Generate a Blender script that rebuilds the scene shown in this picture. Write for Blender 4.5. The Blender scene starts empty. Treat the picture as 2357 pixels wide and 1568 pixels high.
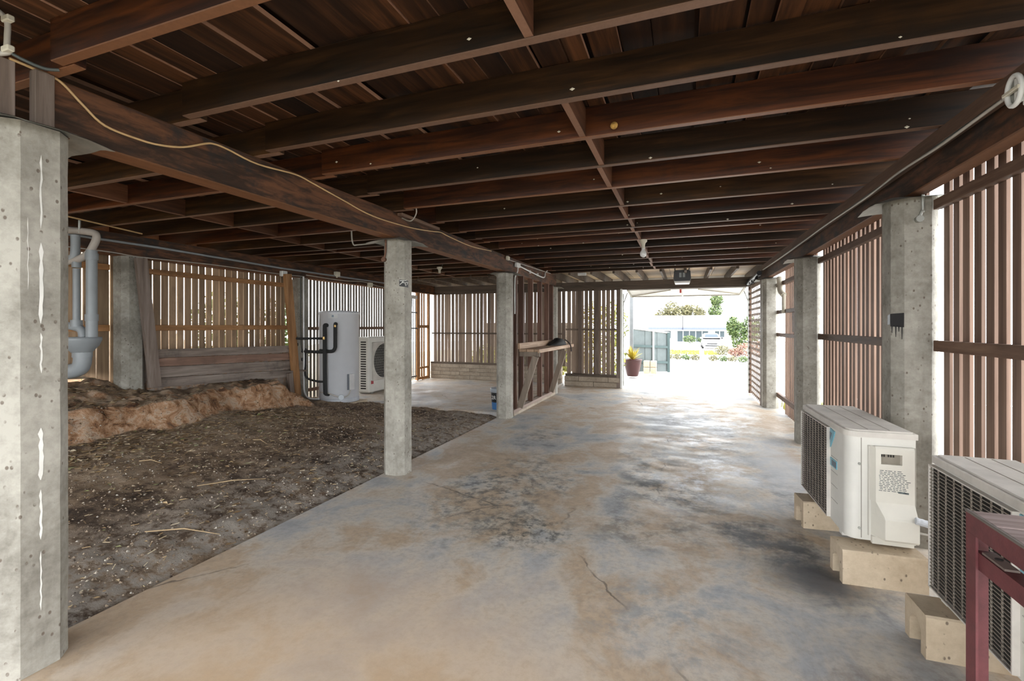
import bpy, math, random
from mathutils import Vector, Matrix, noise
S = bpy.context.scene
COL = S.collection
random.seed(7)
PI = math.pi

# ------------------------------------------------------------------ camera, sky, exposure
TH = math.atan(396.5 / 1075.0)
cam = bpy.data.objects.new('camera', bpy.data.cameras.new('camera'))
COL.objects.link(cam)
cam.data.sensor_width = 36.0
cam.data.lens = 1075.0 / 2357 * 36
cam.data.shift_y = -34.0 / 2357
cam.data.clip_start = 0.02
cam.data.clip_end = 500
cam.location = (0, 0, 1.45)
cam.rotation_euler = (PI / 2, 0, TH)
S.camera = cam

w = bpy.data.worlds.new('overcast_sky')
S.world = w
w.use_nodes = True
wn = w.node_tree.nodes
bg = wn['Background']
bg.inputs[0].default_value = (0.94, 0.97, 1.0, 1)
bg.inputs[1].default_value = 5.9

sun = bpy.data.objects.new('sun', bpy.data.lights.new('sun', 'SUN'))
COL.objects.link(sun)
sun.data.energy = 0.5
sun.data.angle = math.radians(25)
sun.data.color = (1.0, 0.95, 0.88)
sun.rotation_euler = (math.radians(38), 0, math.radians(160))

S.view_settings.view_transform = 'Standard'
S.view_settings.look = 'None'
S.view_settings.gamma = 1
S.view_settings.use_curve_mapping = False
S.view_settings.exposure = 0.38
S.cycles.diffuse_bounces = 6
S.cycles.max_bounces = 12

# ------------------------------------------------------------------ helpers
def tag(o, label=None, cat=None, group=None, kind=None):
    if label: o['label'] = label
    if cat: o['category'] = cat
    if group: o['group'] = group
    if kind: o['kind'] = kind
    return o

def empty(name, loc=(0, 0, 0), rz=0.0, **k):
    o = bpy.data.objects.new(name, None)
    o.empty_display_size = 0.1
    COL.objects.link(o)
    o.location = loc
    o.rotation_euler = (0, 0, rz)
    return tag(o, **k)

class MB:
    def __init__(s):
        s.v = []; s.f = []; s.sm = []
    def add(s, vs, fs, smooth=False):
        n = len(s.v)
        s.v += [tuple(p) for p in vs]
        s.f += [tuple(i + n for i in f) for f in fs]
        s.sm += [smooth] * len(fs)
        return s
    def box(s, a, b, bev=0.0):
        x0, y0, z0 = (min(a[i], b[i]) for i in range(3)); x1, y1, z1 = (max(a[i], b[i]) for i in range(3))
        if bev <= 0:
            s.add([(x0,y0,z0),(x1,y0,z0),(x1,y1,z0),(x0,y1,z0),(x0,y0,z1),(x1,y0,z1),(x1,y1,z1),(x0,y1,z1)],
                  [(0,3,2,1),(4,5,6,7),(0,1,5,4),(1,2,6,5),(2,3,7,6),(3,0,4,7)])
            return s
        # box with chamfered edges
        e = min(bev, (x1-x0)/2.01, (y1-y0)/2.01, (z1-z0)/2.01)
        V = []; idx = {}
        for sx in (0,1):
            for sy in (0,1):
                for sz in (0,1):
                    px, py, pz = (x1 if sx else x0), (y1 if sy else y0), (z1 if sz else z0)
                    ix, iy, iz = (-e if sx else e), (-e if sy else e), (-e if sz else e)
                    idx[sx,sy,sz,'x'] = len(V); V.append((px, py+iy, pz+iz))
                    idx[sx,sy,sz,'y'] = len(V); V.append((px+ix, py, pz+iz))
                    idx[sx,sy,sz,'z'] = len(V); V.append((px+ix, py+iy, pz))
        F = []
        q = ((0,0),(1,0),(1,1),(0,1))
        for k in (0,1):
            fx = [idx[k,a_,b_,'x'] for a_,b_ in q]; F.append(tuple(fx if k else fx[::-1]))
            fy = [idx[a_,k,b_,'y'] for a_,b_ in q]; F.append(tuple(fy[::-1] if k else fy))
            fz = [idx[a_,b_,k,'z'] for a_,b_ in q]; F.append(tuple(fz if k else fz[::-1]))
        for a_ in (0,1):
            for b_ in (0,1):
                f = (idx[a_,b_,0,'x'], idx[a_,b_,0,'y'], idx[a_,b_,1,'y'], idx[a_,b_,1,'x']); F.append(f if a_ == b_ else f[::-1])
                f = (idx[a_,0,b_,'x'], idx[a_,0,b_,'z'], idx[a_,1,b_,'z'], idx[a_,1,b_,'x']); F.append(f[::-1] if a_ == b_ else f)
                f = (idx[0,a_,b_,'y'], idx[0,a_,b_,'z'], idx[1,a_,b_,'z'], idx[1,a_,b_,'y']); F.append(f if a_ == b_ else f[::-1])
                for c_ in (0,1):
                    pass
        for a_ in (0,1):
            for b_ in (0,1):
                for c_ in (0,1):
                    f = (idx[a_,b_,c_,'x'], idx[a_,b_,c_,'y'], idx[a_,b_,c_,'z']); F.append(f if (a_+b_+c_) % 2 else f[::-1])
        s.add(V, F)
        return s
    def prism(s, prof, axis, a, b, smooth=False):
        """extrude a closed 2-D profile (list of (p,q)) along an axis from a to b; p,q are the other two axes in cyclic order x,y,z"""
        n = len(prof)
        def P(p, q, t):
            return {'x': (t, p, q), 'y': (p, t, q), 'z': (p, q, t)}[axis]
        V = [P(p, q, a) for p, q in prof] + [P(p, q, b) for p, q in prof]
        F = [(i, (i+1) % n, n + (i+1) % n, n + i) for i in range(n)]
        s.add(V, F, smooth)
        s.add(V, [tuple(range(n))[::-1], tuple(range(n, 2*n))])
        return s
    def tube(s, path, r, seg=8, smooth=True, cap=True):
        P = [Vector(p) for p in path]
        n = len(P)
        rr = r if isinstance(r, (list, tuple)) else [r] * n
        V = []; prev = None
        for i, p in enumerate(P):
            d = (P[min(i+1, n-1)] - P[max(i-1, 0)]).normalized()
            if prev is None:
                u = d.orthogonal().normalized()
            else:
                u = (prev - d * prev.dot(d))
                u = u.normalized() if u.length > 1e-6 else d.orthogonal().normalized()
            prev = u
            vv = d.cross(u)
            for k in range(seg):
                t = 2*PI*k/seg
                V.append(p + (u*math.cos(t) + vv*math.sin(t)) * rr[i])
        F = [(i*seg+k, i*seg+(k+1) % seg, (i+1)*seg+(k+1) % seg, (i+1)*seg+k) for i in range(n-1) for k in range(seg)]
        s.add(V, F, smooth)
        if cap:
            s.add(V[:seg], [tuple(range(seg))[::-1]]); s.add(V[-seg:], [tuple(range(seg))])
        return s
    def lathe(s, prof, c=(0,0), seg=32, smooth=True, cap=True):
        V = [(c[0]+r*math.cos(2*PI*k/seg), c[1]+r*math.sin(2*PI*k/seg), z) for r, z in prof for k in range(seg)]
        m = len(prof)
        F = [(i*seg+k, i*seg+(k+1) % seg, (i+1)*seg+(k+1) % seg, (i+1)*seg+k) for i in range(m-1) for k in range(seg)]
        s.add(V, F, smooth)
        if cap:
            s.add(V[:seg], [tuple(range(seg))[::-1]]); s.add(V[-seg:], [tuple(range(seg))])
        return s
    def bar(s, p, q, wx, wz, up=(0,0,1)):
        """rectangular bar from p to q, width wx across, wz along up-ish"""
        p = Vector(p); q = Vector(q); d = (q-p).normalized(); upv = Vector(up)
        sx = d.cross(upv)
        if sx.length < 1e-5: sx = d.orthogonal()
        sx.normalize(); sz = sx.cross(d).normalized()
        V = []
        for e in (p, q):
            for a_, b_ in ((-1,-1),(1,-1),(1,1),(-1,1)):
                V.append(e + sx*a_*wx/2 + sz*b_*wz/2)
        s.add(V, [(0,1,2,3),(7,6,5,4),(0,4,5,1),(1,5,6,2),(2,6,7,3),(3,7,4,0)])
        return s
    def jitter(s, a):
        s.v = [(x+random.uniform(-a,a), y+random.uniform(-a,a), z+random.uniform(-a,a)) for x, y, z in s.v]
        return s
    def mesh(s, name, mat):
        me = bpy.data.meshes.new(name)
        me.from_pydata(s.v, [], s.f)
        me.polygons.foreach_set('use_smooth', s.sm)
        me.materials.append(mat)
        me.update()
        return me
    def build(s, name, mat, parent=None, loc=(0,0,0), rot=(0,0,0), **k):
        o = bpy.data.objects.new(name, s.mesh(name, mat))
        COL.objects.link(o)
        o.location = loc; o.rotation_euler = rot
        if parent: o.parent = parent
        return tag(o, **k)

def inst(name, me, parent=None, loc=(0,0,0), rot=(0,0,0), sc=(1,1,1), **k):
    o = bpy.data.objects.new(name, me)
    COL.objects.link(o)
    o.location = loc; o.rotation_euler = rot; o.scale = sc
    if parent: o.parent = parent
    return tag(o, **k)

def copy_tree(o, parent=None):
    c = o.copy(); COL.objects.link(c)
    if parent: c.parent = parent
    for ch in o.children: copy_tree(ch, c)
    return c

def rnd(a, b): return random.uniform(a, b)

def arc(c, r, a0, a1, n, plane='xz', k=0):
    out = []
    for i in range(n+1):
        t = a0 + (a1-a0)*i/n
        p, q = c[0]+r*math.cos(t), c[1]+r*math.sin(t)
        out.append({'xz': (p, k, q), 'yz': (k, p, q), 'xy': (p, q, k)}[plane])
    return out

def smooth_path(pts, n=6):
    P = [Vector(p) for p in pts]; out = []
    for i in range(len(P)-1):
        p0 = P[max(i-1,0)]; p1 = P[i]; p2 = P[i+1]; p3 = P[min(i+2, len(P)-1)]
        for k in range(n):
            t = k/n
            out.append(0.5*((2*p1)+(p2-p0)*t+(2*p0-5*p1+4*p2-p3)*t*t+(3*p1-p0-3*p2+p3)*t**3))
    out.append(P[-1])
    return out

# ------------------------------------------------------------------ materials
class NT:
    def __init__(s, name):
        s.m = bpy.data.materials.new(name); s.m.use_nodes = True
        s.t = s.m.node_tree; s.b = s.t.nodes['Principled BSDF']
    def n(s, typ, **k):
        o = s.t.nodes.new(typ)
        for a, b in k.items():
            if a.startswith('i_'):
                key = a[2:].replace('_', ' ')
                (o.inputs[int(key)] if key.isdigit() else o.inputs[key]).default_value = b
            else: setattr(o, a, b)
        return o
    def l(s, a, b): s.t.links.new(a, b)
    def val(s, x, sock):
        if isinstance(x, (int, float)): sock.default_value = x
        elif isinstance(x, tuple): sock.default_value = x
        else: s.l(x, sock)
    def math(s, op, a, b=0.0, c=0.0):
        o = s.n('ShaderNodeMath', operation=op)
        s.val(a, o.inputs[0]); s.val(b, o.inputs[1]); s.val(c, o.inputs[2])
        return o.outputs[0]
    def mix(s, f, a, b, mode='MIX'):
        o = s.n('ShaderNodeMix', data_type='RGBA', blend_type=mode)
        s.val(f, o.inputs[0]); s.val(a, o.inputs[6]); s.val(b, o.inputs[7])
        return o.outputs[2]
    def coord(s, scale=(1,1,1), kind='Object', rand=False, loc=(0,0,0)):
        tc = s.n('ShaderNodeTexCoord')
        mp = s.n('ShaderNodeMapping'); mp.inputs['Scale'].default_value = scale; mp.inputs['Location'].default_value = loc
        src = tc.outputs[kind]
        if rand:
            oi = s.n('ShaderNodeObjectInfo')
            vm = s.n('ShaderNodeVectorMath', operation='MULTIPLY_ADD')
            vm.inputs[1].default_value = (1,1,1)
            sc = s.n('ShaderNodeVectorMath', operation='SCALE'); sc.inputs[0].default_value = (37.1, 23.7, 51.3)
            s.l(oi.outputs['Random'], sc.inputs['Scale'])
            s.l(src, vm.inputs[0]); s.l(sc.outputs[0], vm.inputs[2])
            src = vm.outputs[0]
        s.l(src, mp.inputs[0])
        return mp.outputs[0]
    def noise(s, co, scale, detail=6, rough=0.6, dist=0.0):
        o = s.n('ShaderNodeTexNoise', i_Scale=scale, i_Detail=detail, i_Roughness=rough, i_Distortion=dist)
        s.l(co, o.inputs['Vector'])
        return o.outputs['Fac']
    def vor(s, co, scale, feature='F1'):
        o = s.n('ShaderNodeTexVoronoi', feature=feature, i_Scale=scale)
        s.l(co, o.inputs['Vector'])
        return o.outputs['Distance']
    def ramp(s, f, stops):
        o = s.n('ShaderNodeValToRGB'); cr = o.color_ramp
        while len(cr.elements) < len(stops): cr.elements.new(0.5)
        for e, (p, c) in zip(cr.elements, stops):
            e.position = p; e.color = (*c, 1) if len(c) == 3 else c
        s.l(f, o.inputs[0])
        return o.outputs[0]
    def thr(s, f, lo, hi):
        o = s.n('ShaderNodeMapRange', interpolation_type='SMOOTHSTEP')
        o.inputs[1].default_value = lo; o.inputs[2].default_value = hi
        s.l(f, o.inputs[0])
        return o.outputs[0]
    def bump(s, h, strength=0.3, dist=0.01):
        o = s.n('ShaderNodeBump', i_Strength=strength, i_Distance=dist)
        s.val(h, o.inputs['Height']); s.l(o.outputs[0], s.b.inputs['Normal'])
    def out(s, color=None, rough=None, metal=None, spec=None):
        if color is not None: s.val(color if not (isinstance(color, tuple) and len(color) == 3) else (*color, 1), s.b.inputs['Base Color'])
        if rough is not None: s.val(rough, s.b.inputs['Roughness'])
        if metal is not None: s.b.inputs['Metallic'].default_value = metal
        if spec is not None: s.val(spec, s.b.inputs['Specular IOR Level'])
        return s.m

def plain(name, c, rough=0.6, metal=0.0, var=0.12, scale=6.0, bump=0.0):
    m = NT(name); co = m.coord(rand=True)
    f = m.noise(co, scale, 5)
    c1 = tuple(x*(1-var) for x in c); c2 = tuple(min(1, x*(1+var)) for x in c)
    if bump: m.bump(m.noise(co, scale*10, 4), bump, 0.004)
    return m.out(m.ramp(f, [(0.3, c1), (0.7, c2)]), rough, metal)

def wood(name, stops, axis='x', fine=26, stretch=14, rough=0.65, bump=0.25, vmin=0.75, vmax=1.2, blot=0.0, blotc=(0.02,0.02,0.018), spec=0.35, lit_sawn=None):
    m = NT(name)
    sc = {'x': (1/stretch, 1, 1), 'y': (1, 1/stretch, 1), 'z': (1, 1, 1/stretch)}[axis]
    co = m.coord(sc, rand=True)
    g = m.noise(co, fine, 6, 0.65, 0.6)
    big = m.noise(m.coord(tuple(x*2.0 for x in sc), rand=True), 2.2, 4, 0.6, 1.0)
    f = m.math('ADD', m.math('MULTIPLY', g, 0.55), m.math('MULTIPLY', big, 0.5))
    c = m.ramp(f, stops)
    if blot:
        b = m.thr(m.noise(m.coord(rand=True, loc=(3,1,7)), 3.0, 5, 0.7), 0.5, 0.68)
        c = m.mix(m.math('MULTIPLY', b, blot), c, (*blotc, 1))
    if lit_sawn:      # rough undersides and board edges, with the light they catch painted in: (object axis, colour, amount)
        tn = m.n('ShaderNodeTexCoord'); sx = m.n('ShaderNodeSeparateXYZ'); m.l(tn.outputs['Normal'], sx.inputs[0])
        k = m.thr(m.math('ABSOLUTE', sx.outputs[lit_sawn[0]]), 0.6, 0.8)
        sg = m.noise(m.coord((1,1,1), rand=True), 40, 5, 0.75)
        c = m.mix(m.math('MULTIPLY', k, m.math('MULTIPLY_ADD', sg, 0.5, lit_sawn[2])), c, (*lit_sawn[1], 1))
    oi = m.n('ShaderNodeObjectInfo')
    hs = m.n('ShaderNodeHueSaturation')
    m.l(m.math('MULTIPLY_ADD', oi.outputs['Random'], vmax-vmin, vmin), hs.inputs['Value'])
    m.l(c, hs.inputs['Color'])
    m.bump(g, bump, 0.004)
    return m.out(hs.outputs[0], rough, spec=spec)

def concrete(name, c1, c2, dark=(0.1,0.09,0.08), pit=True, streak=True, rough=0.85):
    m = NT(name); co = m.coord(rand=True)
    a = m.noise(co, 2.5, 7, 0.65)
    b = m.noise(co, 22, 6, 0.7)
    c = m.ramp(m.math('ADD', m.math('MULTIPLY', a, 0.65), m.math('MULTIPLY', b, 0.35)), [(0.38, c1), (0.6, c2)])
    if streak:
        st = m.thr(m.noise(m.coord((1,1,0.12), rand=True), 9, 4, 0.6), 0.55, 0.75)
        c = m.mix(m.math('MULTIPLY', st, 0.35), c, (*dark, 1))
    if pit:
        v = m.vor(m.coord((1,1,0.7), rand=True), 34)
        gate = m.thr(m.noise(co, 11, 3), 0.47, 0.58)
        p = m.math('MULTIPLY', m.math('SUBTRACT', 1.0, m.thr(v, 0.13, 0.24)), gate)
        c = m.mix(m.math('MULTIPLY', p, 0.8), c, (0.10, 0.07, 0.05, 1))
        h = m.math('SUBTRACT', m.math('MULTIPLY', b, 0.5), p)
    else: h = b
    m.bump(h, 0.35, 0.006)
    return m.out(c, rough)

W = {}
W['joist_red'] = wood('joist_redwood', [(0.38,(0.006,0.0018,0.0005)),(0.5,(0.030,0.0078,0.0017)),(0.65,(0.105,0.028,0.005))], 'x', blot=0.35, blotc=(0.012,0.008,0.006), spec=0.5, rough=0.46, lit_sawn=('Z', (0.30,0.135,0.065), 0.45))
W['joist_dark'] = wood('joist_darkwood', [(0.38,(0.008,0.004,0.0014)),(0.52,(0.027,0.012,0.0038)),(0.67,(0.07,0.03,0.009))], 'x', blot=0.4, blotc=(0.012,0.009,0.006), spec=0.28, rough=0.5, lit_sawn=('Z', (0.26,0.15,0.10), 0.45))
W['nog'] = wood('noggin_wood', [(0.35,(0.035,0.014,0.006)),(0.55,(0.11,0.042,0.018)),(0.7,(0.19,0.08,0.036))], 'y', lit_sawn=('Z', (0.30,0.16,0.10), 0.5))
W['bearer'] = wood('bearer_wood', [(0.36,(0.010,0.0055,0.003)),(0.48,(0.036,0.0175,0.009)),(0.62,(0.13,0.054,0.024))], 'y', stretch=6, blot=0.85, blotc=(0.015,0.016,0.016), lit_sawn=('Z', (0.26,0.11,0.045), 0.4))
W['board'] = wood('floorboard_wood', [(0.38,(0.008,0.003,0.0008)),(0.52,(0.030,0.011,0.0032)),(0.67,(0.08,0.03,0.01))], 'y', vmin=0.5, vmax=1.6, lit_sawn=('X', (0.34,0.19,0.12), 0.5))
W['ply'] = wood('pale_soffit_board', [(0.3,(0.35,0.25,0.15)),(0.7,(0.55,0.42,0.28))], 'x', fine=12)
W['slat'] = wood('hardwood_slat', [(0.33,(0.10,0.06,0.042)),(0.5,(0.20,0.125,0.09)),(0.68,(0.30,0.2,0.15))], 'z', fine=30, vmin=0.7, vmax=1.25)
W['slat_back'] = wood('rear_slat', [(0.33,(0.14,0.10,0.075)),(0.5,(0.27,0.2,0.15)),(0.68,(0.38,0.29,0.22))], 'z', fine=30, vmin=0.65, vmax=1.2)
W['redboard'] = wood('red_brown_board', [(0.33,(0.09,0.05,0.035)),(0.55,(0.2,0.115,0.08)),(0.7,(0.32,0.2,0.15))], 'y', fine=24, blot=0.3)
W['slat_grey'] = wood('weathered_grey_slat', [(0.33,(0.11,0.095,0.08)),(0.5,(0.2,0.175,0.15)),(0.68,(0.3,0.265,0.23))], 'z', fine=30, vmin=0.75, vmax=1.2)
W['paling'] = wood('paling_wood', [(0.33,(0.15,0.095,0.055)),(0.5,(0.32,0.21,0.125)),(0.68,(0.48,0.34,0.21))], 'z', fine=24, vmin=0.55, vmax=1.25, blot=0.35, blotc=(0.07,0.045,0.03))
W['rail'] = wood('rail_wood', [(0.33,(0.055,0.032,0.021)),(0.55,(0.14,0.08,0.053)),(0.7,(0.22,0.14,0.095))], 'y', fine=30)
W['railx'] = wood('rail_wood_across', [(0.33,(0.05,0.038,0.028)),(0.55,(0.12,0.09,0.066)),(0.7,(0.2,0.15,0.115))], 'x', fine=30)
W['orange'] = wood('raw_orange_timber', [(0.33,(0.2,0.095,0.035)),(0.55,(0.42,0.21,0.085)),(0.7,(0.55,0.32,0.15))], 'y', fine=24, blot=0.4, blotc=(0.08,0.045,0.02))
W['orangez'] = wood('raw_orange_post', [(0.33,(0.16,0.075,0.03)),(0.55,(0.32,0.16,0.065)),(0.7,(0.45,0.25,0.12))], 'z', fine=24)
W['grey'] = wood('weathered_sleeper', [(0.33,(0.075,0.055,0.042)),(0.5,(0.17,0.13,0.105)),(0.7,(0.32,0.27,0.23))], 'y', fine=22, blot=0.4, vmin=0.8)
W['greyz'] = wood('weathered_post', [(0.33,(0.075,0.055,0.042)),(0.5,(0.16,0.12,0.095)),(0.7,(0.27,0.22,0.19))], 'z', fine=22, vmin=0.8)
W['stud'] = wood('stud_wood', [(0.33,(0.045,0.024,0.017)),(0.55,(0.13,0.068,0.046)),(0.7,(0.22,0.12,0.085))], 'z')
W['plate'] = wood('pale_plate_wood', [(0.33,(0.3,0.22,0.18)),(0.7,(0.48,0.37,0.31))], 'y')
W['bench'] = wood('bench_timber', [(0.33,(0.2,0.12,0.075)),(0.55,(0.36,0.24,0.155)),(0.7,(0.5,0.36,0.25))], 'y')
W['brace'] = wood('brace_timber', [(0.33,(0.13,0.1,0.075)),(0.7,(0.3,0.24,0.185))], 'z')
W['tabletop'] = wood('worn_table_plank', [(0.33,(0.16,0.11,0.1)),(0.5,(0.33,0.25,0.235)),(0.68,(0.5,0.4,0.38))], 'x', fine=40, stretch=20, bump=0.5)
W['lattice'] = wood('lattice_strip', [(0.33,(0.13,0.08,0.05)),(0.7,(0.32,0.22,0.15))], 'z', fine=30)

conc_col = concrete('column_concrete', (0.195,0.18,0.15), (0.40,0.38,0.33), dark=(0.12,0.105,0.085))
conc_block = concrete('block_concrete', (0.42,0.33,0.225), (0.58,0.475,0.345), dark=(0.28,0.21,0.14), streak=False)
conc_wall = concrete('blockwork', (0.26,0.21,0.16), (0.43,0.36,0.28), dark=(0.14,0.11,0.085))
galv = plain('galvanised_sheet', (0.42,0.43,0.40), 0.45, 0.7, 0.25, 9)
pvc = plain('grey_pvc', (0.25,0.27,0.28), 0.45, 0, 0.1, 5)
pvc_light = plain('dusty_pale_pvc', (0.38,0.34,0.30), 0.55, 0, 0.12, 6)
white_pl = plain('white_plastic', (0.72,0.72,0.69), 0.4, 0, 0.06)
cream_pl = plain('cream_plastic', (0.6,0.56,0.45), 0.45, 0, 0.08)
ac_white = plain('ac_casing', (0.70,0.685,0.63), 0.45, 0, 0.07, 4)
ac_lid = plain('dusty_ac_lid', (0.6,0.565,0.51), 0.6, 0, 0.14, 7)
ac_cover = plain('ac_cover_plastic', (0.66,0.635,0.56), 0.4, 0, 0.06, 4)
dark_in = plain('dark_coil', (0.02,0.017,0.015), 0.7)
wire_m = plain('grille_wire', (0.30,0.26,0.215), 0.5, 0, 0.2)
black_rub = plain('black_foam', (0.018,0.018,0.018), 0.8)
black_pl = plain('black_plastic', (0.02,0.021,0.023), 0.4)
steel_dark = plain('dark_steel', (0.05,0.05,0.055), 0.5, 0.5)
rust = plain('rusty_steel', (0.16,0.085,0.055), 0.7, 0.4, 0.4, 30)
redsteel = plain('red_oxide_paint', (0.13,0.033,0.037), 0.5, 0, 0.28, 14, 0.15)
blue_badge = plain('blue_badge', (0.17,0.42,0.52), 0.35)
navy = plain('dark_badge', (0.09,0.14,0.19), 0.35)
print_ink = plain('print_ink', (0.09,0.11,0.11), 0.6, 0, 0.5, 60)
cable_tan = plain('tan_cable', (0.55,0.36,0.17), 0.5)
cable_grey = plain('grey_cable', (0.42,0.39,0.34), 0.5)
cable_dark = plain('dark_cable', (0.06,0.07,0.065), 0.5)
brass = plain('brass_fitting', (0.6,0.4,0.16), 0.35, 0.8)
glass_bulb = plain('bulb_glass', (0.8,0.8,0.78), 0.15)
tank_m = plain('painted_tank', (0.60,0.61,0.63), 0.35, 0.1, 0.06, 2)

def floor_mat():
    m = NT('stained_concrete_floor')
    co = m.coord()
    big = m.noise(co, 0.75, 6, 0.62, 0.4)
    mid = m.noise(m.coord((1, 0.8, 1), loc=(5,2,0)), 2.3, 8, 0.68, 0.5)
    fine = m.noise(co, 26, 7, 0.72)
    f = m.math('ADD', m.math('MULTIPLY', big, 0.6), m.math('MULTIPLY', mid, 0.4))
    c = m.ramp(f, [(0.36,(0.25,0.265,0.28)),(0.44,(0.42,0.42,0.415)),(0.495,(0.56,0.505,0.43)),(0.55,(0.46,0.35,0.245)),(0.61,(0.55,0.44,0.33)),(0.67,(0.66,0.61,0.55))])
    c = m.mix(m.math('MULTIPLY', m.thr(fine, 0.42, 0.66), 0.3), c, (0.22,0.185,0.15,1))
    wob = m.math('MULTIPLY', m.math('SUBTRACT', mid, 0.5), 1.5)
    def spot(x, y, rx, ry, col, amt, c, grain=0.0, a=0.0):
        mp = m.n('ShaderNodeMapping', vector_type='TEXTURE'); tc = m.n('ShaderNodeTexCoord')
        mp.inputs['Location'].default_value = (x, y, 0); mp.inputs['Scale'].default_value = (rx, ry, 1); mp.inputs['Rotation'].default_value = (0, 0, a)
        m.l(tc.outputs['Object'], mp.inputs[0])
        ln = m.n('ShaderNodeVectorMath', operation='LENGTH'); m.l(mp.outputs[0], ln.inputs[0])
        d = m.math('ADD', ln.outputs['Value'], wob)
        k = m.math('SUBTRACT', 1.0, m.thr(d, 0.25, 1.1))
        if grain: k = m.math('MULTIPLY', k, m.thr(m.noise(co, grain, 6, 0.75), 0.44, 0.62))
        return m.mix(m.math('MULTIPLY', k, amt), c, (*col, 1))
    dk = (0.085,0.085,0.085)
    # tan silt washed over the slab near the open end, oil and mildew stains further in
    c = spot(-1.4, 1.5, 1.6, 1.2, (0.60,0.425,0.27), 0.6, c)
    c = spot(0.4, 1.3, 1.0, 0.6, (0.54,0.385,0.25), 0.6, c, 4)
    c = spot(0.0, 1.5, 0.7, 0.5, (0.34,0.23,0.15), 0.5, c)
    c = spot(-1.05, 3.15, 0.5, 0.4, (0.06,0.065,0.06), 0.85, c, 16)
    c = spot(-1.5, 3.9, 0.75, 1.5, (0.08,0.09,0.095), 0.75, c, 9)
    c = spot(-1.75, 5.9, 0.35, 1.1, dk, 0.6, c, 5)
    c = spot(-0.15, 4.3, 0.55, 0.9, dk, 0.9, c, 3)
    c = spot(-0.2, 3.4, 0.7, 0.4, (0.13,0.11,0.09), 0.7, c, 3)
    c = spot(0.2, 6.2, 0.7, 1.0, (0.11,0.105,0.1), 0.7, c, 4)
    c = spot(0.55, 3.55, 0.95, 0.5, (0.06,0.063,0.07), 0.9, c, 1.6, -0.35)
    c = spot(0.72, 3.1, 0.42, 0.4, (0.06,0.064,0.073), 0.9, c)
    c = spot(-0.3, 5.2, 0.6, 0.8, (0.1,0.095,0.09), 0.75, c, 3)
    c = spot(0.9, 4.6, 0.3, 1.0, (0.07,0.07,0.08), 0.5, c, 4)
    c = spot(-0.1, 2.4, 0.6, 0.5, (0.20,0.24,0.28), 0.5, c, 5)
    c = spot(0.95, 2.2, 0.5, 0.35, (0.2,0.145,0.11), 0.7, c, 4)
    c = spot(-4.5, 9, 2.5, 2.5, (0.44,0.36,0.29), 0.5, c)
    # bluish white doorway reflections painted into the floor colour
    for x, y, rx, ry in ((0.1,4.6,0.35,0.6),(0.35,5.2,0.4,0.6),(0.1,6.4,0.5,0.6),(0.15,7.6,0.75,0.8),(0.6,7.4,0.4,0.7),(-0.4,8.6,0.6,0.6)):
        c = spot(x, y, rx, ry, (0.74,0.75,0.78), 0.75, c, 7)
    c = spot(0.95, 5.6, 0.3, 1.3, (0.52,0.53,0.54), 0.6, c)
    # hairline crack
    cr = m.n('ShaderNodeTexVoronoi', feature='DISTANCE_TO_EDGE', i_Scale=0.42)
    wv = m.n('ShaderNodeVectorMath', operation='MULTIPLY_ADD'); nz = m.n('ShaderNodeTexNoise', i_Scale=6.0, i_Detail=4)
    m.l(co, nz.inputs['Vector']); m.l(nz.outputs['Color'], wv.inputs[0]); wv.inputs[1].default_value = (0.12,0.12,0); m.l(co, wv.inputs[2])
    m.l(wv.outputs[0], cr.inputs['Vector'])
    ck = m.math('MULTIPLY', m.math('SUBTRACT', 1.0, m.thr(cr.outputs['Distance'], 0.0015, 0.004)), m.thr(big, 0.5, 0.6))
    c = m.mix(m.math('MULTIPLY', ck, 0.7), c, (0.09,0.075,0.06,1))
    r = m.math('MULTIPLY_ADD', m.thr(m.noise(m.coord((1.0,1.5,1), loc=(9,4,0)), 2.0, 8, 0.72), 0.36, 0.64), 0.32, 0.40)
    m.bump(m.math('ADD', m.math('MULTIPLY', fine, 0.6), mid), 0.22, 0.006)
    return m.out(c, r, spec=0.34)

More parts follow.
